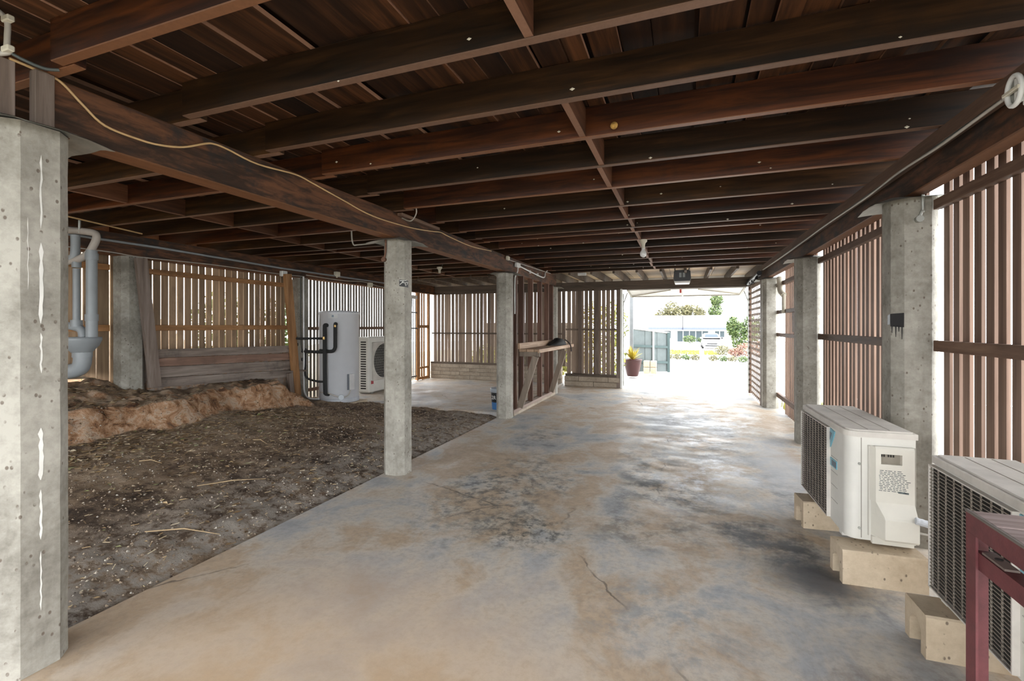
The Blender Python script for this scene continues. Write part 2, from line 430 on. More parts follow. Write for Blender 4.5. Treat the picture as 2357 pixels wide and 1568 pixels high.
def dirt_mat():
    m = NT('bare_dirt')
    co = m.coord()
    a = m.noise(co, 0.9, 6, 0.6, 0.3); b = m.noise(co, 9, 8, 0.75); f2 = m.noise(co, 60, 6, 0.8)
    f = m.math('ADD', m.math('MULTIPLY', a, 0.5), m.math('MULTIPLY', b, 0.5))
    c = m.ramp(f, [(0.39,(0.055,0.04,0.03)),(0.46,(0.13,0.092,0.064)),(0.52,(0.28,0.2,0.132)),(0.58,(0.36,0.275,0.195)),(0.64,(0.24,0.185,0.14))])
    # orange clay on steep faces, ash grey by the slab
    geo = m.n('ShaderNodeNewGeometry'); sep = m.n('ShaderNodeSeparateXYZ'); m.l(geo.outputs['Normal'], sep.inputs[0])
    steep = m.math('SUBTRACT', 1.0, m.thr(sep.outputs['Z'], 0.72, 0.92))
    clay = m.ramp(m.noise(co, 6.5, 9, 0.75, 0.6), [(0.36,(0.10,0.055,0.035)),(0.44,(0.28,0.145,0.072)),(0.52,(0.45,0.275,0.165)),(0.58,(0.5,0.385,0.285)),(0.66,(0.27,0.14,0.075))])
    c = m.mix(steep, c, clay)
    tc = m.n('ShaderNodeTexCoord'); sp = m.n('ShaderNodeSeparateXYZ'); m.l(tc.outputs['Object'], sp.inputs[0])
    near = m.math('MULTIPLY', m.thr(m.math('ADD', sp.outputs['X'], m.math('MULTIPLY', a, 1.6)), -3.3, -2.3), m.thr(b, 0.4, 0.56))
    c = m.mix(m.math('MULTIPLY', near, 0.75), c, (0.36,0.33,0.295,1))
    c = m.mix(m.math('MULTIPLY', m.thr(f2, 0.55, 0.75), 0.4), c, (0.3,0.24,0.18,1))
    m.bump(m.math('ADD', m.math('MULTIPLY', b, 1.0), m.math('MULTIPLY', f2, 0.6)), 0.9, 0.02)
    return m.out(c, 0.95, spec=0.15)

M_FLOOR = floor_mat(); M_DIRT = dirt_mat()

# ------------------------------------------------------------------ ground, slabs
def hground(x, y):
    """height of the bare earth left of the slab"""
    if x > -2.78: return -0.03
    t = (-2.78 - x)
    k = min(1, max(0, (y - 4.0) / 2.4)); k = k*k*(3-2*k)
    s = 0.128 * (1-k) + 0.055 * k
    s *= min(1.0, max(0.0, (7.6 - y) / 1.2)) if y > 6.4 else 1.0
    h = s * min(t, 3.6)
    xf = -5.42 + 0.10*math.sin(y*2.3) + 0.07*math.sin(y*5.1+1) + 0.05*noise.noise(Vector((x*3, y*3, 5)))
    e = min(1, max(0, (xf - x) / 0.22)); e = e*e*(3-2*e)
    ytaper = 1 - min(1, max(0, (y - 5.45 + 0.2*noise.noise(Vector((x*2, y*2, 0)))) / 0.45))
    top = 0.61 + 0.20*min(1, max(0, (-5.9-x)/0.6))*min(1, max(0, (4.0-y)/0.5)) + 0.16*min(1, max(0, (3.6-y)/1.5))*min(1, max(0, (-5.6-x)/0.8))
    bank = max(0, top - h)
    h += bank * e * ytaper
    h += 0.03*noise.noise(Vector((x*3, y*3, 2))) + 0.018*noise.noise(Vector((x*9, y*9, 4))) + 0.007*noise.noise(Vector((x*23, y*23, 9)))
    if e*ytaper > 0.02: h += (0.07*noise.noise(Vector((x*6, y*5, 8))) + 0.05*noise.noise(Vector((x*13, y*11, 3))) + 0.025*noise.noise(Vector((x*31, y*29, 6)))) * min(1, e*ytaper*(1.25-e)*3)
    edge = min(1, t/0.15)
    return h*edge - 0.03*(1-edge)

def grid_mesh(xs, ys, hf):
    mb = MB(); nx, ny = len(xs), len(ys)
    V = [(x, y, hf(x, y)) for y in ys for x in xs]
    F = [(j*nx+i, j*nx+i+1, (j+1)*nx+i+1, (j+1)*nx+i) for j in range(ny-1) for i in range(nx-1)]
    mb.add(V, F, True)
    return mb

def frange(a, b, n): return [a + (b-a)*i/n for i in range(n+1)]

xs = frange(-6.45, -5.85, 16) + frange(-5.85, -5.15, 52)[1:] + frange(-5.15, -2.77, 70)[1:]
ys = frange(-1.0, 7.02, 260)
grid_mesh(xs, ys, hground).build('ground', M_DIRT, kind='structure', label='bare brown earth floor rising to an orange clay bank left of the slab')

def hout(x, y):
    t = max(0, (-6.45 - x) / 3.0)
    near = min(1, max(0, (6.6 - y) / 1.0))
    b = hground(-6.45, min(y, 7.0)) if -1 <= y <= 7 else (0.0 if y > 7 else hground(-6.45, -1))
    if y > 5.2: b = min(b, 0.2)
    return b*near + (0.05)*(1-near) + (1.9*near+0.25*(1-near))*t
grid_mesh(frange(-14, -6.45, 20), frange(-3, 16, 60), hout).build('ground', plain('leafy_earth', (0.34,0.27,0.19), 0.95, 0, 0.35, 5), kind='structure', label='pale leaf strewn earth outside the paling wall')

fl = MB()
fl.box((-2.77,-3.0,-0.12),(1.72,11.18,0))
fl.build('floor', M_FLOOR, kind='structure', label='stained grey concrete slab of the car bay')
fl = MB(); fl.box((-6.42,7.0,-0.15),(-2.775,11.2,0.05), 0.012)
fl.build('floor', M_FLOOR, kind='structure', label='raised dusty concrete slab behind the earth floor')

# ------------------------------------------------------------------ ceiling: boards, joists, noggins
ZB = 2.545; ZT = 2.72
ceil = empty('ceiling', kind='structure', label='dark timber floor framing seen from below')
x = -6.9; bi = 0
board_mesh = {}
while x < 1.75:
    wd = random.choice((0.095, 0.135, 0.135, 0.18))
    dz = random.choice((0, 0, 0.004, 0.016, 0.028, 0.036))
    key = wd
    if key not in board_mesh: board_mesh[key] = MB().box((0,-7.4,0),(wd-0.006,7.1,0.022)).mesh('floor_board', W['board'])
    inst('floor_board', board_mesh[key], ceil, (x, 5.3, ZT+dz))
    x += wd + random.choice((0, 0, 0.006, 0.012)); bi += 1
MB().box((-7.0,-2.1,ZT+0.06),(1.8,12.4,ZT+0.08)).build('underlay_sheet', W['board'], ceil)

JY = [-2.05, -1.52, -0.98, -0.45, 0.06, 0.6, 1.15, 1.69, 2.205, 2.69, 3.205, 3.74, 4.34, 4.88, 5.33, 5.585, 6.12, 6.71, 7.26, 7.84, 8.39, 8.94, 9.42]
jm = {}
for k in ('joist_red', 'joist_dark'):
    jm[k, 'r'] = MB().box((-2.46,0,ZB),(1.62,0.046,ZT), 0.003).mesh('joist', W[k])
    jm[k, 'l'] = MB().box((-6.85,0,ZB),(-2.40,0.046,ZT), 0.003).mesh('joist', W[k])
for i, y in enumerate(JY):
    k = 'joist_red' if i in (6, 9, 11, 13, 15, 16, 18, 20) else 'joist_dark'
    inst('joist', jm[k, 'r'], ceil, (0, y, 0))
    inst('joist', jm['joist_dark' if i % 3 else 'joist_red', 'l'], ceil, (0, y+0.05, 0))
for i in range(len(JY)-1):
    a, b = JY[i]+0.046, JY[i+1]
    if i != 7:
        xo = -0.56 + (0.012 if i % 2 else -0.012)
        MB().box((xo,a+0.001,ZB+0.004),(xo+0.036,b-0.001,ZT-0.01)).build('noggin', W['nog'], ceil)
    xo = -4.72 if i < 12 else -4.9
    MB().box((xo,a+0.051,ZB+0.006),(xo+0.036,b+0.049,ZT-0.01)).build('noggin', W['nog'], ceil)
# cantilevered joists and pale soffit over the rear beam
cj = MB().box((0,9.47,2.50),(0.045,12.35,2.66), 0.003).mesh('cantilever_joist', W['railx'])
xx = -6.3
while xx < 1.6:
    inst('cantilever_joist', cj, ceil, (xx, 0, 0)); xx += 0.45
xx = -6.6
while xx < 1.5:
    MB().box((xx+0.004,9.5,2.665),(xx+0.896,12.4,2.677)).build('soffit_panel', W['ply'], ceil); xx += 0.9
MB().box((-6.7,12.36,2.45),(1.75,12.4,2.78)).build('fascia_board', white_pl, ceil)
# pale spider sacs on the framing
mb = MB()
for i in range(60):
    y = random.choice(JY[5:]); px = rnd(-2.4, 1.2); r = rnd(0.004, 0.009)
    cz = rnd(ZB-0.004, ZB+0.1); cy = y - 0.003
    mb.add([(px-r*1.6,cy,cz),(px+r*1.6,cy,cz),(px,cy-r,cz),(px,cy,cz+r),(px,cy,cz-r)], [(0,2,3),(2,1,3),(0,4,2),(2,4,1)])
mb.build('spider_sacs', cream_pl, ceil, kind='stuff')

MB().box((-6.9,-2.1,2.5),(-6.86,11.3,2.78)).build('end_board', W['board'], ceil)
# bearers
b = MB().box((-2.74,1.21,2.295),(-2.60,9.82,2.543), 0.006)
b.build('bearer', W['bearer'], label='long dark timber bearer with a tan cable, carried by the inner column row', cat='beam')
b = MB().box((1.37,-2.1,2.30),(1.47,11.3,2.543), 0.006)
br = b.build('bearer', W['bearer'], label='dark timber bearer above the slatted wall on the car bay side', cat='beam')
MB().box((1.315,-2.1,2.455),(1.37,9.5,2.54), 0.004).build('batten', W['rail'], br)
b = MB().box((-6.42,-2.1,2.285),(-6.26,11.3,2.543), 0.006)
b.build('bearer', W['bearer'], label='dark timber bearer with grey pipes above the paling wall', cat='beam')
b = MB().box((-2.63,3.86,2.5435),(-2.54,4.60,2.5445))
MB().box((-2.595,3.84,2.507),(-2.54,4.58,2.538), 0.003).build('loose_batten', W['rail'], label='short pale batten lying along the top of the middle bearer', cat='timber')
# timber packers on the first column
MB().box((-2.62,1.155,2.31),(-2.575,1.222,2.54), 0.003).build('packer', W['greyz'], label='upright timber packer with pale drips on the nearest column, beside the bearer', cat='timber')
MB().box((-2.64,1.02,2.31),(-2.59,1.10,2.54), 0.003).build('packer', W['greyz'], label='dark timber packer at the picture edge above the nearest column', cat='timber')

# ------------------------------------------------------------------ concrete columns
def column(x, y, z0, z1, wd, label, cap=True, hook=None, ch=0.055):
    root = empty('concrete_column', (x, y, z0), label=label, cat='column', group='octagonal concrete columns')
    h = wd/2
    prof = [(-h+ch,-h),(h-ch,-h),(h,-h+ch),(h,h-ch),(h-ch,h),(-h+ch,h),(-h,h-ch),(-h,-h+ch)]
    mb = MB(); n = 26
    V = []
    for j in range(n+1):
        z = (z1-z0)*j/n
        for i, (p, q) in enumerate(prof):
            a = 0.0025
            V.append((p+noise.noise(Vector((i*3.1+x*7, z*6, y)))*a, q+noise.noise(Vector((i*5.1+x*3, z*6, y+9)))*a, z))
    F = [(j*8+i, j*8+(i+1) % 8, (j+1)*8+(i+1) % 8, (j+1)*8+i) for j in range(n) for i in range(8)]
    mb.add(V, F); mb.add(V[:8], [tuple(range(8))[::-1]]); mb.add(V[-8:], [tuple(range(8))])
    mb.build('shaft', conc_col, root)
    if cap:
        m = 0.10; g = []; N = 12; e = h+m
        mb = MB(); V = []
        for j in range(N+1):
            for i in range(N+1):
                px = -e+2*e*i/N; py = -e+2*e*j/N
                d = max(0, max(abs(px), abs(py)) - h*1.0) + 0.5*max(0, min(abs(px), abs(py)) - h*0.85)
                V.append((px, py, (z1-z0)+0.008 - d*0.32 + noise.noise(Vector((px*9+x, py*9+y, 1)))*0.008))
        F = [(j*(N+1)+i, j*(N+1)+i+1, (j+1)*(N+1)+i+1, (j+1)*(N+1)+i) for j in range(N) for i in range(N)]
        mb.add(V, F, True)
        V2 = [(a_, b_, c_-0.002) for a_, b_, c_ in V]
        mb.add(V2, [f[::-1] for f in F], True)
        mb.build('ant_cap', galv, root, label='bent galvanised ant cap')
    if hook:
        mat, hx, hy, dz = hook
        mb = MB().tube(smooth_path([(hx,hy-0.012,(z1-z0)+0.03),(hx,hy-0.014,(z1-z0)-0.1),(hx-0.006,hy-0.016,(z1-z0)-dz+0.05),(hx-0.02,hy-0.014,(z1-z0)-dz)]), 0.009, 8)
        mb.tube([(hx-0.02,hy+0.004,(z1-z0)-dz),(hx-0.02,hy-0.03,(z1-z0)-dz)], 0.022, 10)
        mb.build('anchor_bolt', mat, root)
    return root
ZC = 2.293
c1 = column(-2.665,1.16,0,ZC,0.24,'largest concrete column with white paint drips, cut by the picture edge')
c2 = column(-2.665,3.955,0,ZC,0.235,'concrete column with a small black and white sticker, at the slab edge', hook=(rust,-0.05,-0.1175,0.20))
c3 = column(-2.665,6.90,0,ZC,0.235,'concrete column beside the bucket, at the near end of the stud frame')
column(-2.665,9.69,0,ZC,0.235,'slim far concrete column at the end of the stud frame and workbench')
c5 = column(1.43,3.90,0,ZC,0.255,'concrete column with a black paint patch, behind the outdoor unit', hook=(galv,0.02,-0.1275,0.15))
column(1.43,6.69,0,ZC,0.255,'concrete column between the slatted bay and the barred bay')
column(1.43,9.38,0,ZC,0.255,'far concrete column standing against the lattice screen')
column(-6.34,3.72,0.55,2.283,0.255,'dim concrete column on the clay bank beside the grey waste pipes', cap=False)
column(-6.34,6.42,0.10,2.283,0.235,'concrete column left of the water heater behind the silver conduit', cap=False)
# drips of white paint on the first column, sticker on the second, patch on the fifth
pd = plain('white_paint', (0.75,0.74,0.69), 0.6)
for tc, segs in ((0.062, ((2.17,1.86,.004),(1.80,1.46,.008),(1.42,1.25,.004),(1.02,0.80,.009),(0.76,0.55,.005),(0.5,0.25,.003))), (0.02, ((1.9,1.6,.0015),))):
    for z1, z0, wd in segs:
        mb = MB(); V = []
        for j in range(10):
            q = wd*(0.25+0.75*abs(math.sin(j*1.7)))*(1 if 0 < j < 9 else .2); t = tc+rnd(-.002,.002)-0.0625; z = z1+(z0-z1)*j/9
            V += [(0.1225, t-q, z), (0.1225, t+q, z)]
        mb.add(V, [(2*j, 2*j+2, 2*j+3, 2*j+1) for j in range(9)])
        mb.build('paint_drip', pd, c1)
st = MB()
def cham(s_, t_, z, off):    # point on the right-front chamfer of a column
    h = 0.1175; ch = 0.055
    a = Vector((h-ch, -h, 0)); b_ = Vector((h, -h+ch, 0)); p = a.lerp(b_, s_); nrm = Vector((1,-1,0)).normalized()
    return p + nrm*off + Vector((0,0,z))
def rface(t, z, off): return Vector((0.1175+off, -0.0625+t, z))
zs = 1.865
st.add([cham(0.35,0,zs-0.033,.003), cham(1,0,zs-0.038,.003), cham(1,0,zs+0.028,.003), cham(0.35,0,zs+0.030,.003)], [(0,1,2,3)])
st.add([cham(1,0,zs-0.038,.003), rface(0.06,zs-0.04,.003), rface(0.06,zs+0.025,.003), cham(1,0,zs+0.028,.003)], [(0,1,2,3)])
sk = st.build('sticker', black_pl, c2, label='small black sticker with white scrawl')
st = MB()
def stroke(a, b, r=0.004):
    st.tube([rface(*a, .0045), rface(*b, .0045)], r, 5, False)
def stroke2(a, b, r=0.004):
    st.tube([cham(a[0],0,a[1],.0045), cham(b[0],0,b[1],.0045)], r, 5, False)
stroke2((0.4,zs+0.02),(1,zs+0.021)); stroke2((0.85,zs+0.018),(0.42,zs-0.018)); stroke2((0.7,zs+0.002),(1.0,zs+0.004))
stroke((0,zs+0.021),(0.03,zs+0.03)); stroke((0.0,zs+0.0),(0.04,zs+0.012)); stroke((0.0,zs-0.002),(0.018,zs-0.025)); stroke((0.048,zs+0.012),(0.035,zs-0.014))
st.build('scrawl', white_pl, sk)
def cham5(t, z):
    h = 0.1275; ch = 0.055; a = Vector((-h, -h+ch, 0)); b_ = Vector((-h+ch, -h, 0))
    return a.lerp(b_, t) + Vector((-1,-1,0)).normalized()*0.004 + Vector((0,0,z))
mb = MB()
mb.add([cham5(0,1.445),cham5(1,1.44),cham5(1,1.535),cham5(0,1.53)], [(0,1,2,3)])
for t, z in ((.12,1.40),(.4,1.375),(.62,1.41),(.85,1.36)):
    mb.add([cham5(t-.05,1.45),cham5(t+.05,1.45),cham5(t+.02,z),cham5(t-.02,z)], [(0,3,2,1)])
mb.add([(-.1315,-.0725,1.46),(-.1315,-.03,1.455),(-.1315,-.035,1.52),(-.1315,-.0725,1.528)], [(0,3,2,1)])
mb.build('paint_patch', black_pl, c5, label='dripping patch of black paint')
# ------------------------------------------------------------------ right wall of hardwood slats
wr = empty('wall_right', kind='structure', label='wall of upright hardwood slats between concrete columns')
sl = [MB().box((0,-0.036,0),(0.018,0.036,1.0)).mesh('slat', W['slat']), MB().box((0,-0.033,0),(0.018,0.033,1.0)).mesh('slat', W['slat'])]
def slats(y0, y1, step, xp, z0, z1, parent, meshes, dz=0.02, skip=(), jy=0.006):
    y = y0; i = 0
    while y < y1:
        if i not in skip:
            b0 = z0(y) if callable(z0) else z0
            t = z1 + rnd(-dz, dz)
            inst('slat', random.choice(meshes), parent, (xp+rnd(-.002,.002), y+rnd(-jy,jy), b0), (0, 0, rnd(-.02,.02)), (1, 1, t-b0))
        y += step; i += 1
slats(0.3, 3.8, 0.1105, 1.558, -0.05, 2.52, wr, sl)
slats(4.02, 6.55, 0.118, 1.558, -0.05, 2.52, wr, sl)
thin = MB().box((0,-0.022,0),(0.018,0.022,1.0)).mesh('slat', W['slat'])
slats(6.85, 8.75, 0.105, 1.558, 0.0, 2.52, wr, [thin])
for (a, b) in ((0.2,3.78),(4.02,6.57)):
    for z0, z1 in ((2.20,2.265),(1.285,1.355)):
        MB().box((1.512,a,z0),(1.557,b,z1), 0.003).build('rail', W['rail'], wr)
for z0, z1 in ((2.12,2.19),(1.655,1.715),(1.265,1.325),(0.21,0.285)):
    MB().box((1.512,6.81,z0),(1.557,9.26,z1), 0.003).build('rail', W['rail'], wr)
MB().box((1.558,7.9,1.36),(1.576,8.25,1.66)).build('board', W['rail'], wr)
MB().box((1.30,9.485,0),(1.35,9.535,2.3)).build('timber_post', W['greyz'], wr)
# lattice screen
lat = empty('lattice_screen', (1.33,9.6,0), label='brown timber lattice screen beside the open garage doorway', cat='screen')
for i in range(9):
    MB().box((-0.0075,0.06+i*0.18,0.02),(-0.0005,0.1+i*0.18,2.30)).build('upright_strip', W['lattice'], lat)
for i in range(20):
    MB().box((0.0,0.0,0.04+i*0.115),(0.004,1.66,0.09+i*0.115)).build('cross_strip', W['lattice'], lat)
MB().box((-0.03,1.60,0),(0.03,1.66,2.32)).build('frame_post', W['stud'], lat)
MB().box((-0.03,-0.06,0),(0.03,0.0,2.32)).build('frame_post', W['greyz'], lat)
mb = MB()
for i in range(14):
    a = rnd(0,6)
    mb.tube(smooth_path([(1.27+0.03*math.sin(a),9.5+i*0.12,2.30),(1.25,9.53+i*0.12,2.38+0.03*math.cos(a)),(1.27,9.56+i*0.12,2.42),(1.29,9.62+i*0.12,2.33)],4), 0.012, 5)
mb.tube([(1.27,9.45,2.40),(1.27,11.2,2.34)], 0.045, 8)
mb.build('rolled_netting', black_pl, label='bundle of black netting rolled along the top of the lattice', cat='netting')

# ------------------------------------------------------------------ left wall of palings and slats
wl = empty('wall_left', kind='structure', label='paling and slat wall along the uphill side')
pal = [MB().box((0,-0.043,0),(0.018,0.043,1.0)).mesh('slat', W['paling']), MB().box((0,-0.041,0),(0.018,0.041,1.0)).mesh('slat', W['paling'])]
def zpal(y): return (hground(-6.44, y) if y > -1 else 0.1) - 0.05
slats(4.04, 6.3, 0.103, -6.52, lambda y: 0.9, 2.5, wl, pal, jy=0.003)
pw = MB().box((0,-0.06,0),(0.018,0.06,1.0)).mesh('slat', W['paling'])
slats(-2.0, 3.95, 0.135, -6.52, zpal, 2.5, wl, [pw])
for a, b in ((-2.05,3.58),(3.86,6.29)):
    for z0, z1 in ((2.115,2.185),(1.385,1.46)):
        MB().box((-6.5,a,z0),(-6.452,b,z1), 0.004).build('rail', W['orange'], wl)
thin2 = MB().box((0,-0.026,0),(0.015,0.026,1.0)).mesh('slat', W['slat_grey'])
slats(6.62, 9.92, 0.0855, -6.47, 0.02, 2.5, wl, [thin2])
slats(10.44, 10.9, 0.115, -6.47, 0.12, 2.45, wl, [MB().box((0,-0.03,0),(0.018,0.03,1.0)).mesh('slat', W['orangez'])])
for z0, z1, a, b in ((1.37,1.43,6.56,9.95),(0.25,0.31,6.56,9.95),(1.39,1.47,10.4,10.95),(0.33,0.38,10.38,10.95),(0.05,0.12,10.38,10.95)):
    MB().box((-6.455,a,z0),(-6.42,b,z1), 0.003).build('rail', W['rail'] if b < 10 else W['orange'], wl)
for y in (10.36, 10.93):
    MB().box((-6.46,y,0.05),(-6.40,y+0.07,2.3), 0.003).build('timber_post', W['orangez'], wl)
# barred side gate
g = empty('barred_gate', (-6.42,9.95,0.05), label='narrow gate of black upright bars at the far end of the side wall', cat='gate')
for i in range(5): MB().tube([(0,0.04+i*0.08,0.05),(0,0.04+i*0.08,2.08)], 0.01, 6).build('bar', steel_dark, g)
for z in (0.1, 1.32, 1.72): MB().box((-0.012,0.0,z),(0.012,0.4,z+0.03)).build('crossbar', steel_dark, g)
MB().box((-0.02,-0.01,2.08),(0.02,0.41,2.17)).build('head_rail', white_pl, g)
MB().tube([(0.02,0.37,1.33),(0.07,0.37,1.33),(0.07,0.30,1.33)], 0.012, 6).build('latch', steel_dark, g)
# retaining boards and leaning posts
rw = empty('retaining_wall', (-6.2,3.9,0.645), label='low retaining wall of weathered boards holding soil below the palings', cat='retaining wall')
zz = 0.0
for i, (h, mat, t) in enumerate(((0.12,'grey',0.05),(0.14,'grey',0.045),(0.11,'redboard',0.03),(0.11,'grey',0.042))):
    V0 = 0.012*i
    mb = MB(); a0, a1 = -0.03, 2.26
    z0a, z1a = 0.0+zz, zz+h-0.006
    mb.prism([(a0,z0a+0.035),(a1,z0a-0.055+0.015*i),(a1,z1a-0.055+0.017*i),(a0,z1a+0.035)], 'x', -t+V0*0.4, V0*0.4)
    mb.build('board', W[mat], rw)
    zz += h
def leanpost(p, q, wx, wz, name, mat, parent):
    return MB().bar(p, q, wx, wz, (0,1,0)).build(name, mat, parent)
leanpost((0.05,0.0,0.05),(0.04,-0.16,1.62),0.05,0.125,'post',W['greyz'],rw)
leanpost((0.05,2.26,-0.38),(0.04,2.06,1.66),0.06,0.13,'post',W['orangez'],rw)
MB().bar((0.04,2.15,-0.32),(0.05,2.1,0.02),0.05,0.09,(0,1,0)).build('post', W['greyz'], rw)
MB().bar((0.05,1.75,0.055),(0.06,2.45,0.03),0.03,0.028).build('batten', W['grey'], rw)
MB().box((-0.24,-0.02,-0.5),(-0.06,2.32,0.40)).build('backfill_soil', M_DIRT, rw)

# ------------------------------------------------------------------ rear wall
wb = empty('wall_back', kind='structure', label='rear wall of slats over low blockwork either side of the garage doorway')
MB().box((-6.4,11.05,2.285),(1.36,11.16,2.49), 0.004).build('beam', W['railx'], wb, label='weathered dark beam over the rear wall')
MB().box((-6.42,11.0,2.33),(-2.8,11.06,2.49), 0.004).build('ledger', W['railx'], wb)
gl = [MB().box((-0.046,0,0),(0.046,0.018,1.0)).mesh('slat', W['slat_back']), MB().box((-0.0435,0,0),(0.0435,0.018,1.0)).mesh('slat', W['slat_back'])]
def slatsx(x0, x1, step, yp, z0, z1, meshes):
    x = x0
    while x < x1:
        inst('slat', random.choice(meshes), wb, (x+rnd(-.008,.008), yp+rnd(-.002,.002), z0), (0, rnd(-.004,.004), 0), (rnd(.92,1.04), 1, z1-z0+rnd(-.01,.01)))
        x += step
slatsx(-6.30, -2.75, 0.104, 11.12, 0.46, 2.32, gl)
slatsx(-2.62, -1.5, 0.104, 11.12, 0.30, 2.32, [gl[1], gl[0]])
for a, b, z in ((-6.4,-2.8,1.25),(-2.7,-1.42,1.36)):
    MB().box((a,11.085,z-0.02),(b,11.118,z+0.02)).build('rail', W['railx'], wb)
for a, b, z in ((-6.4,-2.8,0.46),(-2.7,-1.42,0.27)):
    MB().box((a,11.03,z-0.02),(b,11.15,z+0.03)).build('bottom_rail', W['railx'], wb)
for x in (-1.43,): MB().box((x-0.05,11.02,0),(x+0.04,11.15,2.29), 0.004).build('timber_post', W['greyz'], wb)
for x in (-4.0, -2.35, -1.95): MB().box((x-0.04,11.07,0.3),(x+0.04,11.118,2.3), 0.003).build('stud', W['greyz'], wb)
MB().box((-1.392,11.0,0),(-1.345,11.12,2.3), 0.004).build('door_jamb', white_pl, wb)
def blocks(x0, x1, z0, courses, ch, bl):
    for c in range(courses):
        x = x0 - (bl/2 if c % 2 else 0)
        while x < x1 - 0.02:
            a = max(x, x0)+0.004; b = min(x+bl, x1)-0.004
            if b-a > 0.03:
                o = rnd(-.006,.006)
                MB().box((a,11.02+o,z0+c*ch+0.004),(b,11.2,z0+(c+1)*ch-0.004), 0.006).build('block', conc_wall, wb)
            x += bl
blocks(-6.4, -2.8, 0.05, 4, 0.098, 0.58)
blocks(-2.72, -1.4, 0.0, 2, 0.122, 0.7)
MB().box((-6.39,11.03,0.03),(-1.42,11.19,0.44)).build('mortar_core', plain('mortar', (0.2,0.17,0.14), 0.9), wb).location.z = 0
bpy.data.objects['mortar_core'].scale = ((6.39-2.81)/(6.39-1.42), 1, 1)
bpy.data.objects['mortar_core'].location.x = -6.39*(1-(6.39-2.81)/(6.39-1.42))
# tilt door swung open under the rear overhang
d1 = empty('door_1', (0,11.2,0), kind='structure', label='white tilting garage door swung up and open')
MB().prism([(0.02,2.30),(1.05,2.19),(1.055,2.205),(0.025,2.316)], 'x', -1.28, 1.27).build('door_panel', plain('door_sheet', (0.7,0.69,0.66), 0.5), d1)
for p, q in (((-1.25,0.03,2.29),(-1.25,1.04,2.182)), ((1.24,0.03,2.29),(1.24,1.04,2.182)), ((-1.25,1.03,2.182),(1.24,1.03,2.182)), ((-1.25,0.03,2.29),(1.24,0.03,2.29))):
    MB().bar(p, q, 0.045, 0.025).build('frame_bar', plain('door_frame', (0.32,0.30,0.25), 0.5), d1)
for p, q in (((-1.22,0.85,2.19),(-0.3,0.1,2.27)), ((1.2,0.85,2.19),(0.3,0.1,2.27))):
    MB().bar(p, q, 0.03, 0.02).build('brace', plain('door_brace', (0.30,0.27,0.2), 0.5), d1)
for sx in (-1.335, 1.29):
    MB().bar((sx,-0.05,1.95),(sx,0.75,2.26),0.02,0.03).build('pivot_arm', galv, d1)
    MB().tube([(sx+0.0,-0.06,0.05),(sx+0.0,-0.06,2.2)], 0.014, 6).build('guide_track', galv, d1)
MB().tube([(-0.04,0.15,2.30),(-0.04,0.55,2.16)], 0.018, 6).build('drive_arm', white_pl, d1)
MB().box((-0.10,0.12,2.20),(-0.06,0.17,2.28)).build('release_tag', plain('red_tag', (0.5,0.06,0.05), 0.5), d1)
# opener
op = empty('door_opener', (-0.04,10.05,2.42), label='black garage door opener with a white lens hanging under the joists', cat='door opener')
MB().prism([(-0.145,-0.075),(0.145,-0.075),(0.165,-0.02),(0.155,0.12),(0.12,0.145),(-0.12,0.145),(-0.155,0.12),(-0.165,-0.02)], 'y', -0.12, 0.25).build('housing', black_pl, op)
MB().prism([(-0.135,-0.115),(0.135,-0.115),(0.15,-0.078),(-0.15,-0.078)], 'y', -0.13, 0.24).build('lens', plain('opener_lens', (0.8,0.8,0.77), 0.3), op)
for sx in (-0.055, 0.012): MB().box((sx,-0.124,0.0),(sx+0.045,-0.119,0.09)).build('face_panel', plain('opener_panel', (0.25,0.27,0.26), 0.3), op)
MB().box((-0.03,0.2,0.06),(0.03,1.1,0.10)).build('drive_rail', galv, op)
for sx in (-0.14, 0.14): MB().bar((sx,0.05,0.14),(sx,0.05,0.29),0.025,0.004).build('hanger', galv, op)
MB().box((-0.22,0.04,0.285),(0.22,0.075,0.30)).build('mount_strap', galv, op)
MB().tube(smooth_path([(0.1,0,0.14),(0.13,-0.03,0.2),(0.06,-0.02,0.27),(0.02,0.0,0.29)]), 0.006, 6).build('lead', black_pl, op)

# ------------------------------------------------------------------ stud frame and workbench
sf = empty('stud_frame', (-2.60,7.03,0), label='unlined frame of dark upright studs between the two far inner columns', cat='stud frame')
MB().box((-0.06,0,0.0),(0.045,2.54,0.045), 0.004).build('base_strip', conc_wall, sf)
MB().box((-0.05,0,0.045),(0.04,2.54,0.095), 0.003).build('bottom_plate', W['plate'], sf)
for y in (0.12,0.46,0.98,1.54,2.02,2.36):
    MB().box((-0.05,y,0.095),(0.04,y+0.045,2.292), 0.003).build('stud', W['stud'], sf)
wbn = empty('workbench', (-2.5,7.2,0), label='narrow timber workbench on slanting braces fixed to the stud frame', cat='workbench')
for i, (a, b) in enumerate(((-0.05,0.075),(0.08,0.205),(0.21,0.27))):
    MB().box((a,0.05,1.022),(b,2.6,1.065), 0.003).build('top_board', W['bench'], wbn)
MB().box((-0.055,0.0,1.066),(-0.02,1.95,1.165), 0.003).build('back_board', W['bench'], wbn, label='pale upright back board')
MB().box((-0.05,0.06,0.945),(0.30,0.10,1.02), 0.003).build('bearer_arm', W['brace'], wbn)
MB().box((-0.05,2.0,0.95),(0.24,2.045,1.02), 0.003).build('bearer_arm', W['brace'], wbn)
MB().box((0.27,0.055,1.005),(0.295,2.58,1.066), 0.003).build('edge_board', W['bench'], wbn)
for y in (0.035, 1.96):
    MB().bar((-0.03,y,0.11),(0.24,y,0.95),0.045,0.1,(1,0,0.3)).build('brace', W['brace'], wbn)
